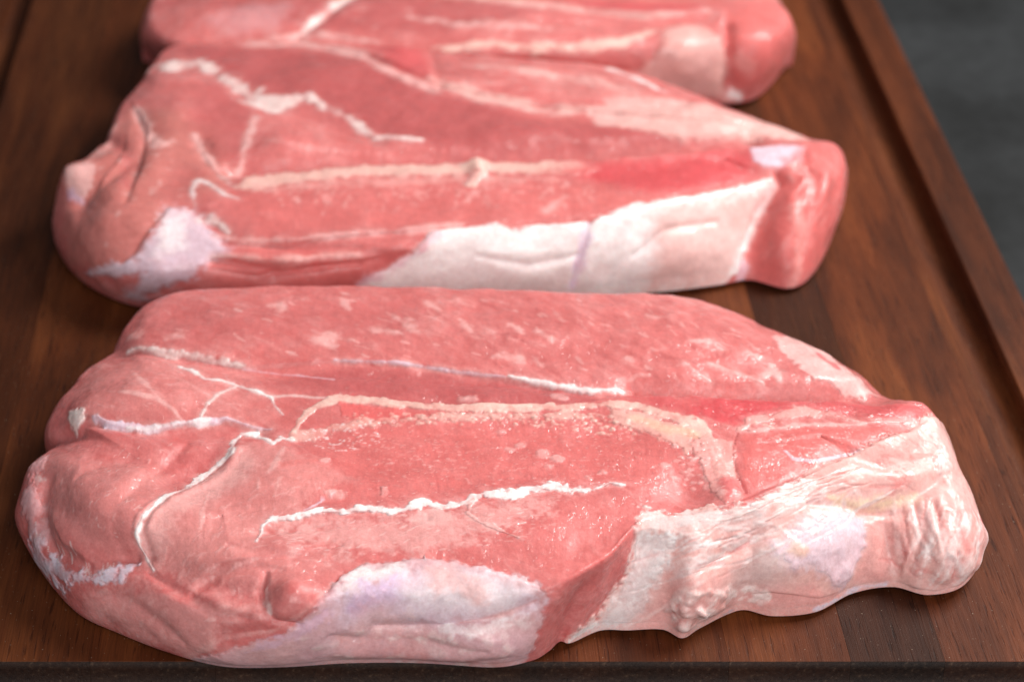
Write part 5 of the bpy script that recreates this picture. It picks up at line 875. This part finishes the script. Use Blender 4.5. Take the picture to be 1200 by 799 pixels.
def mesh_object(name, verts, faces, mat, parent=None, smooth=True):
    """verts (n,3) in metres; faces: list of integer arrays (quads or triangles)"""
    me = bpy.data.meshes.new(name)
    nv = len(verts); me.vertices.add(nv)
    me.vertices.foreach_set('co', np.ascontiguousarray(verts, dtype=np.float32).ravel())
    idx = np.concatenate([f.ravel() for f in faces]).astype(np.int32)
    tot = np.concatenate([np.full(len(f), f.shape[1]) for f in faces]).astype(np.int32)
    st = np.concatenate([[0], np.cumsum(tot)[:-1]]).astype(np.int32)
    me.loops.add(len(idx)); me.loops.foreach_set('vertex_index', idx)
    me.polygons.add(len(tot)); me.polygons.foreach_set('loop_start', st)
    me.polygons.foreach_set('use_smooth', np.full(len(tot), smooth))
    me.update(calc_edges=True); me.validate()
    me.materials.append(mat)
    o = bpy.data.objects.new(name, me); COL.objects.link(o)
    if parent is not None: o.parent = parent
    return o

def set_attr(o, name, kind, arr):
    a = o.data.attributes.new(name, kind, 'POINT')
    a.data.foreach_set('color' if kind == 'FLOAT_COLOR' else 'value', np.ascontiguousarray(arr, dtype=np.float32).ravel())

# ------------------------------------------------------------------ table and cutting board
def make_table():
    m, nt, b = new_mat('dark_slate')
    tc = node(nt, 'ShaderNodeTexCoord')
    n1 = node(nt, 'ShaderNodeTexNoise', Scale=16.0, Detail=6.0, Roughness=0.6); link(nt, tc.outputs['Object'], n1.inputs['Vector'])
    n2 = node(nt, 'ShaderNodeTexNoise', Scale=140.0, Detail=5.0); link(nt, tc.outputs['Object'], n2.inputs['Vector'])
    c1 = ramp(nt, n1.outputs['Fac'], [(0.30, (0.009, 0.0096, 0.0102)), (0.68, (0.026, 0.028, 0.030))])
    c2 = mixc(nt, 0.35, c1, n2.outputs['Fac'], 'OVERLAY')
    link(nt, c2, b.inputs['Base Color']); b.inputs['Roughness'].default_value = 0.7; b.inputs['Specular IOR Level'].default_value = 0.2
    bp = node(nt, 'ShaderNodeBump', Strength=0.3, Distance=0.001); link(nt, n2.outputs['Fac'], bp.inputs['Height']); link(nt, bp.outputs[0], b.inputs['Normal'])
    n = 24
    g = np.linspace(-1.6, 1.6, n)
    X, Y = np.meshgrid(g, g + 0.6, indexing='ij')
    V = np.stack([X, Y, np.full_like(X, -0.028)], 2).reshape(-1, 3)
    i = np.arange(n * n).reshape(n, n)
    F = np.stack([i[:-1, :-1], i[1:, :-1], i[1:, 1:], i[:-1, 1:]], 2).reshape(-1, 4)
    o = mesh_object('table', V, [F], m); o['kind'] = 'structure'
    return o

BX0, BX1, BY0, BY1 = -164.0, 213.0, 344.0, 842.0     # outline of the board, mm
GI = 26.4      # distance from the outline to the inner edge of the juice groove
GW = 11.5; GD = 7.4; BT = 27.0

def board_height(x, y):
    """top of the board: flat, with a juice groove that follows the outline, and eased outer edges"""
    cx, cy = (BX0 + BX1) / 2, (BY0 + BY1) / 2; hx, hy = (BX1 - BX0) / 2, (BY1 - BY0) / 2
    def rr(inset, rad):
        qx = np.abs(x - cx) - (hx - inset - rad); qy = np.abs(y - cy) - (hy - inset - rad)
        return np.hypot(np.maximum(qx, 0), np.maximum(qy, 0)) + np.minimum(np.maximum(qx, qy), 0) - rad
    d = rr(GI - GW / 2, 10.0)                     # 0 on the centre line of the groove
    u = np.clip(np.abs(d) / (GW / 2), 0, 1)
    z = -GD * np.sqrt(np.clip(1 - u ** 2.6, 0, 1))
    e = -rr(0, 4.0); r = 1.6
    z = z - np.where(e < r, r - np.sqrt(np.clip(r * r - (r - np.clip(e, 0, r)) ** 2, 0, None)), 0)
    return z

def wood_material():
    m, nt, b = new_mat('oiled_walnut')
    tc = node(nt, 'ShaderNodeTexCoord'); oi = node(nt, 'ShaderNodeObjectInfo')
    tone = node(nt, 'ShaderNodeAttribute', attribute_name='tone', attribute_type='OBJECT')
    off = mathn(nt, 'MULTIPLY', oi.outputs['Random'], 37.0)
    comb = node(nt, 'ShaderNodeCombineXYZ'); link(nt, off, comb.inputs[0]); link(nt, off, comb.inputs[1]); link(nt, off, comb.inputs[2])
    add = node(nt, 'ShaderNodeVectorMath', operation='ADD'); link(nt, tc.outputs['Object'], add.inputs[0]); link(nt, comb.outputs[0], add.inputs[1])
    def mapped(sc):
        mp = node(nt, 'ShaderNodeMapping'); mp.inputs['Scale'].default_value = sc
        link(nt, add.outputs[0], mp.inputs['Vector']); return mp.outputs[0]
    broad = node(nt, 'ShaderNodeTexNoise', Scale=1.0, Detail=4.0, Roughness=0.55, Distortion=0.6); link(nt, mapped((55, 9, 55)), broad.inputs['Vector'])
    ring = node(nt, 'ShaderNodeTexNoise', Scale=1.0, Detail=3.0, Roughness=0.6, Distortion=1.2); link(nt, mapped((260, 16, 260)), ring.inputs['Vector'])
    fine = node(nt, 'ShaderNodeTexNoise', Scale=1.0, Detail=3.0, Roughness=0.7); link(nt, mapped((2300, 55, 2300)), fine.inputs['Vector'])
    pore = node(nt, 'ShaderNodeTexNoise', Scale=1.0, Detail=2.0); link(nt, mapped((1500, 110, 1500)), pore.inputs['Vector'])
    c = ramp(nt, broad.outputs['Fac'], [(0.28, (0.056, 0.0152, 0.0050)), (0.5, (0.118, 0.0338, 0.0110)), (0.74, (0.188, 0.062, 0.0200))])
    c = mixc(nt, 0.55, c, ramp(nt, ring.outputs['Fac'], [(0.3, (0.30, 0.27, 0.25)), (0.6, (0.62, 0.60, 0.58))]), 'OVERLAY')
    c = mixc(nt, 0.5, c, ramp(nt, fine.outputs['Fac'], [(0.25, (0.28, 0.26, 0.25)), (0.7, (0.68, 0.66, 0.62))]), 'OVERLAY')
    pm = ramp(nt, pore.outputs['Fac'], [(0.60, (1, 1, 1)), (0.70, (0.42, 0.38, 0.36))])
    c = mixc(nt, 0.8, c, pm, 'MULTIPLY')
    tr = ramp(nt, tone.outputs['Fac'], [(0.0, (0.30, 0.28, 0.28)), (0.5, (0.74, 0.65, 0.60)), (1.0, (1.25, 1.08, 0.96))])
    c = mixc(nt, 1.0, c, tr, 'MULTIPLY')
    # pale dust and tiny scratches worn into the edge of the groove and the surface
    dust = node(nt, 'ShaderNodeTexNoise', Scale=1700.0, Detail=1.0); link(nt, tc.outputs['Object'], dust.inputs['Vector'])
    dm = ramp(nt, dust.outputs['Fac'], [(0.735, (0, 0, 0)), (0.77, (1, 1, 1))])
    c = mixc(nt, mathn(nt, 'MULTIPLY', dm, 0.45), c, (0.42, 0.33, 0.25))
    # end grain: cuts across the fibres (the walls of the cross grooves, the ends) soak up oil and stay dark
    geo = node(nt, 'ShaderNodeNewGeometry'); sx = node(nt, 'ShaderNodeSeparateXYZ'); link(nt, geo.outputs['True Normal'], sx.inputs[0])
    eg = mathn(nt, 'ABSOLUTE', sx.outputs['Y'])
    egf = ramp(nt, eg, [(0.25, (0, 0, 0)), (0.75, (1, 1, 1))])
    egn = node(nt, 'ShaderNodeTexNoise', Scale=900.0, Detail=3.0); link(nt, tc.outputs['Object'], egn.inputs['Vector'])
    egc = ramp(nt, egn.outputs['Fac'], [(0.4, (0.008, 0.006, 0.0055)), (0.62, (0.018, 0.012, 0.0095)), (0.78, (0.07, 0.045, 0.03))])
    c = mixc(nt, mathn(nt, 'MULTIPLY', egf, 0.85), c, egc)
    link(nt, c, b.inputs['Base Color'])
    rg = ramp(nt, fine.outputs['Fac'], [(0.3, (0.62, 0.62, 0.62)), (0.7, (0.46, 0.46, 0.46))]); link(nt, rg, b.inputs['Roughness'])
    b.inputs['Specular IOR Level'].default_value = 0.15
    h = mathn(nt, 'ADD', mathn(nt, 'MULTIPLY', fine.outputs['Fac'], 0.6), mathn(nt, 'MULTIPLY', pm, 0.5))
    bp = node(nt, 'ShaderNodeBump', Strength=0.5, Distance=0.0003); link(nt, h, bp.inputs['Height']); link(nt, bp.outputs[0], b.inputs['Normal'])
    return m

def make_board():
    wood = wood_material()
    root = bpy.data.objects.new('cutting_board', None); COL.objects.link(root)
    root.location = ((BX0 + BX1) / 2 * MM, (BY0 + BY1) / 2 * MM, -0.0275)
    root['label'] = 'dark walnut cutting board of glued strips with a juice groove'; root['category'] = 'cutting board'
    edges = [BX0, -128, -104, -70, -38, -6, 28, 60, 93, 124, 148, 182, BX1]
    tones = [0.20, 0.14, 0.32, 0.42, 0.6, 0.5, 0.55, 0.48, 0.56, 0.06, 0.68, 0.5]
    def ys():
        a = BY0; out = list(a + np.array([0, .3, .7, 1.1, 1.6, 4, 8, 12, 15.5]))
        out += list(np.arange(a + 16, a + 37, 0.35)) + list(np.arange(a + 40, BY1 - 40, 9.0))
        out += list(np.arange(BY1 - 37, BY1 - 15.9, 0.7)) + list(BY1 - np.array([15.5, 12, 8, 4, 1.6, 1.1, .7, .3, 0])); return np.array(sorted(out))
    YS = ys()
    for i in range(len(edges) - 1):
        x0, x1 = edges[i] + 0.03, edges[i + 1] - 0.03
        near_groove = x0 < BX0 + 40 or x1 > BX1 - 40
        nx = max(2, int((x1 - x0) / (0.45 if near_groove else 3.0)))
        XS = np.linspace(x0, x1, nx)
        X, Y = np.meshgrid(XS, YS, indexing='ij')
        Z = board_height(X, Y)
        a, bn = X.shape
        cx = (x0 + x1) / 2
        V = np.stack([X - cx, Y - YS.mean(), Z], 2).reshape(-1, 3)
        idx = np.arange(a * bn).reshape(a, bn)
        F = np.stack([idx[:-1, :-1], idx[1:, :-1], idx[1:, 1:], idx[:-1, 1:]], 2).reshape(-1, 4)
        ring = np.concatenate([idx[:, 0], idx[-1, 1:], idx[-2::-1, -1], idx[0, -2:0:-1]])
        Vb = V[ring].copy(); Vb[:, 2] = -BT
        n0 = len(V); m = len(ring); k = np.arange(m)
        # walls get vertices of their own so that the top keeps a crisp edge
        Vt = V[ring].copy()
        W = np.stack([n0 + k, n0 + m + k, n0 + m + (k + 1) % m, n0 + (k + 1) % m], 1)
        allv = np.concatenate([V, Vt, Vb]) * MM
        o = mesh_object('wood_strip', allv, [F, W], wood, root)
        o.location = (cx * MM - root.location.x, YS.mean() * MM - root.location.y, -root.location.z)
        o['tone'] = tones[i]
    return root

# ------------------------------------------------------------------ raw meat
PAL = {k: lin(v) for k, v in dict(
    meat=(210, 117, 115), meat_pale=(222, 147, 143), meat_deep=(181, 86, 87), meat_bright=(217, 110, 107), meat_tan=(203, 122, 115),
    blood=(206, 62, 72), marrow=(222, 104, 102), crack=(166, 68, 68),
    fat_white=(245, 220, 216), white=(248, 238, 237), fat_pink=(238, 183, 179), fat_cream=(232, 180, 173),
    yellow_fat=(243, 212, 182), bone=(238, 196, 184), bone_pink=(236, 168, 162), bone_yellow=(232, 190, 164),
    lavender=(232, 206, 220), purple=(210, 178, 214), membrane=(224, 182, 188), silver=(228, 217, 217),
    blue_white=(220, 211, 226), grey_blue=(140, 150, 165), grey_tan=(184, 140, 132)).items()}
LEAN = {'meat', 'meat_pale', 'meat_deep', 'meat_bright', 'meat_tan', 'blood', 'marrow', 'crack'}

class Buckets:
    """vertices sorted into 3 mm cells so that a small feature touches few of them"""
    def __init__(s, X, Y, cell=3.0):
        s.cell = cell; s.x0, s.y0 = X.min(), Y.min()
        ix = ((X - s.x0) / cell).astype(int); iy = ((Y - s.y0) / cell).astype(int)
        s.nx = ix.max() + 1; s.ny = iy.max() + 1
        cid = iy * s.nx + ix
        s.order = np.argsort(cid, kind='stable'); s.sorted = cid[s.order]
    def query(s, x0, x1, y0, y1):
        a = max(0, int((x0 - s.x0) / s.cell)); b = min(s.nx - 1, int((x1 - s.x0) / s.cell))
        c = max(0, int((y0 - s.y0) / s.cell)); d = min(s.ny - 1, int((y1 - s.y0) / s.cell))
        out = []
        for r in range(c, d + 1):
            lo = np.searchsorted(s.sorted, r * s.nx + a, 'left'); hi = np.searchsorted(s.sorted, r * s.nx + b, 'right')
            if hi > lo: out.append(s.order[lo:hi])
        return np.concatenate(out) if out else np.zeros(0, int)

HS = 0.20      # relief of seams and patches as laid down in the lists above
def paint(X, Y, Q, feats, seed, fibre):
    """colour, fine relief and part masks of the cut surface from its fat seams, bone, membranes, marbling, painted glints and shade"""
    n = len(X); bk = Buckets(X, Y)
    big = fbm3(Q, 24, 3, seed); mid = fbm3(Q, 7, 3, seed + 3); tiny = fbm3(Q, 1.1, 2, seed + 7)
    jn = fbm3(Q, 3.0, 4, seed + 11); grain = fbm3(Q, 1.3, 3, seed + 17, (fibre, 5.0))
    C = np.repeat(PAL['meat'][None], n, 0)
    t = np.clip(0.5 + 0.28 * big + 0.22 * mid, 0, 1)[:, None]
    C = C * (0.88 + 0.24 * t) * (1 + 0.05 * grain)[:, None]; C[:, 1:] += (0.014 * mid + 0.010 * grain + 0.012 * jn)[:, None]
    # hair-thin strands of connective tissue that follow the fibres
    rg = 1 - np.abs(fbm3(Q, 7.0, 2, seed + 23, (fibre, 3.5))); rg2 = 1 - np.abs(fbm3(Q, 4.0, 2, seed + 29, (fibre + 65, 1.6)))
    va = (0.34 * sstep(0.90, 1.0, rg) + 0.22 * sstep(0.93, 1.0, rg2)) * np.clip(0.35 + 0.7 * big + 0.4 * mid, 0, 1)
    C = C + (PAL['fat_pink'] - C) * va[:, None]
    # milky haze of fascia in patches and along the grain
    hz = np.clip(0.55 * mid + 0.45 * grain + 0.40 * jn - 0.10, 0, 1) * 0.26 * np.clip(0.6 + 0.8 * big, 0.1, 1)
    C = C + (PAL['fat_pink'] - C) * hz[:, None]
    D = 0.75 * big + 0.24 * mid + 0.05 * jn + 0.016 * grain + 0.05 * va
    fold = 1 - np.abs(fbm3(Q, 10.0, 2, seed + 37, (fibre + 55, 2.4)))
    fat = np.zeros(n); parts = []
    pink = PAL['meat_pale']; h_now = [0]
    def blend(ix, al, col, lean):
        tgt = PAL[col] * (1 + 0.05 * mid[ix] + 0.04 * tiny[ix])[:, None]
        if not lean:      # fat is never one colour: blood tints it in patches
            tgt = tgt + (pink - tgt) * np.clip(0.02 + 0.22 * mid[ix] + 0.06 * jn[ix] + 0.10 * grain[ix], 0, 0.06 if col == 'white' else 0.26)[:, None]
        C[ix] += (tgt - C[ix]) * al[:, None]
        fat[ix] += ((0.0 if lean else 1.0) - fat[ix]) * al
    for f in feats:
        kind, part, col, pts = f[:4]; P = np.array(pts)
        lean = col in LEAN
        if kind == 'S':
            cnt, ln, ang, w, h, a, sd = f[4:]
            rng = np.random.default_rng(sd)
            lo, hi = P.min(0), P.max(0)
            q = lo + (hi - lo) * rng.random((cnt * 6, 2))
            q = q[poly_sd(q[:, 0], q[:, 1], pts) > 0][:cnt]
            for (cx, cy) in q:
                th = math.radians(ang + rng.normal(0, 16)); L = ln * (0.4 + 0.9 * rng.random()) / 2; ww = w * (0.5 + rng.random())
                al0 = a * (0.4 + 0.6 * rng.random())
                dx, dy = math.cos(th) * L, math.sin(th) * L
                bx, by = rng.normal(0, .15 * L, 2)
                m = ww * 2.2 + 0.6
                ix = bk.query(cx - abs(dx) - m, cx + abs(dx) + m, cy - abs(dy) - m, cy + abs(dy) + m)
                if len(ix) == 0: continue
                d, wd, _ = line_dist(X[ix], Y[ix], [(cx - dx, cy - dy, ww * .6), (cx + bx, cy + by, ww), (cx + dx, cy + dy, ww * .5)])
                e = d + (0.5 * jn[ix] + 0.35 * tiny[ix]) * ww
                al = sstep(2.0, 0.2, e / wd) * al0
                blend(ix, al, col, lean)
                D[ix] += HS * h * np.clip(1 - (e / (1.5 * wd)) ** 2, 0, 1)
            continue
        h, soft, jit, a = f[4:]; h_now[0] = h
        mg = soft * 2 + jit * 1.5 + (P[:, 2].max() if kind == 'L' else 0) + 1
        ix = bk.query(P[:, 0].min() - mg, P[:, 0].max() + mg, P[:, 1].min() - mg, P[:, 1].max() + mg)
        if len(ix) == 0: continue
        nz = jit * (0.75 * jn[ix] + 0.30 * mid[ix] + 0.65 * tiny[ix])
        if kind == 'L':
            d, w, al_ = line_dist(X[ix], Y[ix], pts)
            w = w * np.clip(1 + 0.45 * mid[ix] + 0.25 * jn[ix], 0.35, 2)
            sd = w - d + nz * np.minimum(1, w)
            so = np.minimum((0.75 if col in ('white', 'lavender', 'bone', 'blue_white') else 1.3) * soft, 0.85 * w + 0.15)
            al = sstep(-so, so, sd)
            if part == 'fat_seam':      # torn fascia fraying out on both sides of a seam
                blend(ix, 0.58 * sstep(1.8 + 1.8 * w, 0.2 * w, d + 0.9 * jn[ix]) * np.clip(0.5 + 0.9 * jn[ix] + 0.5 * grain[ix], 0, 1), 'fat_pink', False)
            rise = h * np.clip(sd / (w + 1e-6) * 1.3 + 0.2, 0, 1) ** 0.6
        else:
            sd = poly_sd(X[ix], Y[ix], pts) + nz
            al = sstep(-soft, soft, sd); rise = h * al
        blend(ix, al * a * (np.clip((0.82 if col == 'white' else 0.76) + 0.30 * mid[ix] + 0.36 * jn[ix], 0.2, 1) if kind == 'L' else np.clip(0.97 + 0.12 * mid[ix], 0.8, 1)), col, lean)
        if part == 'fat_cap':       # folds and torn strands of the fat follow its own flow
            fa = 0.25 if col == 'white' else 1.0
            D[ix] += 0.8 * fa * (fold[ix] - 0.75) * al
            C[ix] += (PAL['fat_pink'] * 0.93 - C[ix]) * (fa * al * a * np.clip(0.9 * (0.82 - fold[ix]), 0, 0.45))[:, None]
        D[ix] += HS * rise + (0.04 * jn[ix] + (0.05 if part != 'fat_cap' else 0.0) * tiny[ix]) * al * (part is not None)
        if part: parts.append((part, ix, al))
    return C, D, fat, parts

def meat_material(name, fatty, fibre):
    m, nt, b = new_mat(name)
    tc = node(nt, 'ShaderNodeTexCoord')
    col = node(nt, 'ShaderNodeAttribute', attribute_name='Col'); fat = node(nt, 'ShaderNodeAttribute', attribute_name='fat')
    def noise(scale, detail=3.0, rough=0.6, vec=None):
        n = node(nt, 'ShaderNodeTexNoise', Scale=scale, Detail=detail, Roughness=rough); link(nt, vec or tc.outputs['Object'], n.inputs['Vector']); return n.outputs['Fac']
    mp = node(nt, 'ShaderNodeMapping'); mp.inputs['Rotation'].default_value = (0, 0, math.radians(fibre)); mp.inputs['Scale'].default_value = (1.0, 0.22, 1.0)
    link(nt, tc.outputs['Object'], mp.inputs['Vector'])
    g1 = noise(420, 4); g2 = noise(1500, 3, 0.7); fb = noise(900, 3, 0.6, mp.outputs[0])
    v = ramp(nt, g1, [(0.3, (0.94, 0.93, 0.93)), (0.7, (1.05, 1.06, 1.06))])
    c = mixc(nt, 1.0, col.outputs['Color'], v, 'MULTIPLY')
    v2 = ramp(nt, fb, [(0.3, (0.95, 0.93, 0.93)), (0.7, (1.04, 1.06, 1.06))])
    c = mixc(nt, 1.0, c, v2, 'MULTIPLY')
    v3 = ramp(nt, g2, [(0.3, (0.93, 0.90, 0.90)), (0.7, (1.05, 1.10, 1.10))])
    c = mixc(nt, 1.0, c, v3, 'MULTIPLY')
    link(nt, c, b.inputs['Base Color'])
    b.inputs['Subsurface Weight'].default_value = 0.5
    b.inputs['Subsurface Radius'].default_value = (1.0, 0.40, 0.32) if not fatty else (1.0, 0.7, 0.6)
    b.inputs['Subsurface Scale'].default_value = 0.0007
    rr = ramp(nt, g1, [(0.3, (0.36, 0.36, 0.36)), (0.7, (0.50, 0.50, 0.50))])
    link(nt, rr, b.inputs['Roughness'])
    b.inputs['Specular IOR Level'].default_value = 0.32
    # the flesh is smooth; a thin broken film of moisture over its fine grain gives the small glints
    h = mathn(nt, 'ADD', mathn(nt, 'MULTIPLY', fb, 0.6), mathn(nt, 'MULTIPLY', g2, 0.3))
    bp = node(nt, 'ShaderNodeBump', Strength=0.45, Distance=0.0003 if not fatty else 0.0001)
    link(nt, h, bp.inputs['Height']); link(nt, bp.outputs[0], b.inputs['Normal'])
    film = noise(170, 3)
    cw = ramp(nt, film, [(0.44, (0.04, 0.04, 0.04)), (0.60, (0.75, 0.75, 0.75))]); link(nt, cw, b.inputs['Coat Weight'])
    b.inputs['Coat Roughness'].default_value = 0.07; b.inputs['Coat IOR'].default_value = 1.42
    drop = noise(620, 1.5, 0.5)
    h2 = mathn(nt, 'ADD', mathn(nt, 'MULTIPLY', fb, 0.25), mathn(nt, 'MULTIPLY', drop, 1.0))
    bc = node(nt, 'ShaderNodeBump', Strength=1.0, Distance=0.0007 if not fatty else 0.0005)
    link(nt, h2, bc.inputs['Height']); link(nt, bc.outputs[0], b.inputs['Coat Normal'])
    return m

OFFSET = {'fat_cap': 0.03, 'blade_bone': 0.05, 'fat_seam': 0.04, 'silver_skin': 0.06}

def make_steak(key, label, nt, k1, k2, seed, lean_mat, fat_mat, fibre):
    S = STEAKS[key]; k3 = 8
    P, M, J = base_surface(np.array(S['ctrl']), S['axis'], S['ztop'], nt, k1, k2, k3, S['round_mm'])
    K = P.shape[1]; nj = J.max() + 1
    fade = np.ones(K); fade[-(k3 + 1):] = 0.0; nf = int(k2 * 0.28); fade[-(k3 + 1 + nf):-(k3 + 1)] = 0.5 + 0.5 * np.cos(np.linspace(0, math.pi, nf))
    P = P + soft_normals(P, J, k1) * (macro_field(M[..., 0], M[..., 1], S['macro']) * fade)[..., None]
    # vertex ids: the first and last columns are welded along the medial line
    G = np.empty((nt, K), int)
    G[:, 0] = J; G[:, -1] = nj + J; G[:, 1:-1] = 2 * nj + np.arange(nt * (K - 2)).reshape(nt, K - 2)
    nv = 2 * nj + nt * (K - 2)
    def flat(A):
        out = np.zeros((nv,) + A.shape[2:]); out[G.ravel()] = A.reshape((-1,) + A.shape[2:]); return out
    N = flat(grid_normals(P, J)); V = flat(P); Mf = flat(M); Ff = flat(np.repeat(fade[None], nt, 0))
    C, D, fat, parts = paint(Mf[:, 0], Mf[:, 1], V, S['feats'], seed, fibre)
    V = V + N * (D * Ff)[:, None]
    V[:, 2] = np.maximum(V[:, 2], 0.02)
    N = flat(grid_normals(V[G], J))
    A0, A1 = S['axis']; org = np.array([(A0[0] + A1[0]) / 2, (A0[1] + A1[1]) / 2, 0.0])
    root = bpy.data.objects.new('meat_steak', None); COL.objects.link(root); root.location = org * MM
    root['label'] = label; root['category'] = 'raw steak'; root['group'] = 'raw bone-in steaks lying on the board'
    G1 = np.roll(G, -1, 0)
    quads = np.stack([G[:, :-1], G1[:, :-1], G1[:, 1:], G[:, 1:]], 2).reshape(-1, 4)
    def split(q):
        """quads that collapse on the medial line become triangles"""
        a = q[:, 0] == q[:, 1]; b = q[:, 2] == q[:, 3]
        return [f for f in (q[~a & ~b], q[a & ~b][:, [0, 2, 3]], q[b & ~a][:, [0, 1, 2]]) if len(f)]
    body = mesh_object('lean_meat', (V - org) * MM, split(quads), lean_mat, root)
    set_attr(body, 'Col', 'FLOAT_COLOR', np.concatenate([C, np.ones((nv, 1))], 1))
    set_attr(body, 'fat', 'FLOAT', fat)
    # parts: closed shells seated in the body, their edges feathered under its surface
    jobs = {}
    for i, (part, ix, al) in enumerate(parts):
        k = part if part == 'blade_bone' else (part, i)
        jobs.setdefault(k, []).append((ix, al))
    bottom = np.zeros(nv, bool); bottom[G[:, K - k3 - 4:].ravel()] = True
    rows = np.ones(K); rows[K - k3 - 20:K - k3 - 4] = np.linspace(1, 0, 16); rows[K - k3 - 4:] = 0; rows = flat(np.repeat(rows[None], nt, 0))
    for j, (k, lst) in enumerate(jobs.items()):
        name = k if isinstance(k, str) else k[0]
        A = np.zeros(nv)
        for ix, al in lst: A[ix] = np.maximum(A[ix], al)
        A = A * rows
        q = quads[(A[quads] > 0.03).any(1) & ~bottom[quads].any(1)]
        if len(q) < 12: continue
        used, inv = np.unique(q, return_inverse=True); q = inv.reshape(-1, 4); nu = len(used)
        # keep the largest connected piece (specks beside it stay flush tint on the lean)
        lab = np.arange(nu)
        for _ in range(400):
            m = lab[q].min(1); new = lab.copy(); np.minimum.at(new, q.ravel(), np.repeat(m, 4)); new = new[new]
            if (new == lab).all(): break
            lab = new
        keep = lab[q[:, 0]] == np.bincount(lab[q[:, 0]]).argmax()
        q = used[q[keep]]
        used, inv = np.unique(q, return_inverse=True); q = inv.reshape(-1, 4); nu = len(used)
        pa = V[used]; na = N[used]; aa = A[used]
        topv = pa + na * (-0.10 + (0.10 + OFFSET[name] + 0.004 * j) * sstep(0.1, 0.8, aa))[:, None]
        botv = pa - na * (0.6 + 1.2 * aa)[:, None]; botv[:, 2] = np.maximum(botv[:, 2], 0.3); topv[:, 2] = np.maximum(topv[:, 2], 0.05)
        e = np.concatenate([q[:, [0, 1]], q[:, [1, 2]], q[:, [2, 3]], q[:, [3, 0]]]); e = e[e[:, 0] != e[:, 1]]
        key_e = e[:, 0].astype(np.int64) * nu + e[:, 1]; rev = e[:, 1].astype(np.int64) * nu + e[:, 0]
        bd = e[~np.isin(key_e, rev)]
        wall = np.stack([bd[:, 1], bd[:, 0], bd[:, 0] + nu, bd[:, 1] + nu], 1)
        o = mesh_object(name, (np.concatenate([topv, botv]) - org) * MM, split(q) + [f[:, ::-1] + nu for f in split(q)] + [wall], fat_mat, root)
        cc = C[used]; set_attr(o, 'Col', 'FLOAT_COLOR', np.concatenate([np.concatenate([cc, np.ones((nu, 1))], 1)] * 2))
        ff = fat[used]; set_attr(o, 'fat', 'FLOAT', np.concatenate([ff, ff]))
    return root

make_table()
make_board()
FATM = meat_material('fat_and_bone', True, 20)
make_steak('front', 'raw steak overhanging the board groove, with branching white seams and a ragged fat wall', 1720, 322, 116, 1, meat_material('lean_meat', False, 42), FATM, -40)
make_steak('middle', 'raw steak lying between the two other steaks, with smooth white fat along its front wall', 760, 160, 56, 5, meat_material('lean_meat', False, 75), FATM, -15)
make_steak('rear', 'raw steak lying behind the two other steaks, with thin cream fat strips', 460, 100, 40, 9, meat_material('lean_meat', False, 60), FATM, 10)
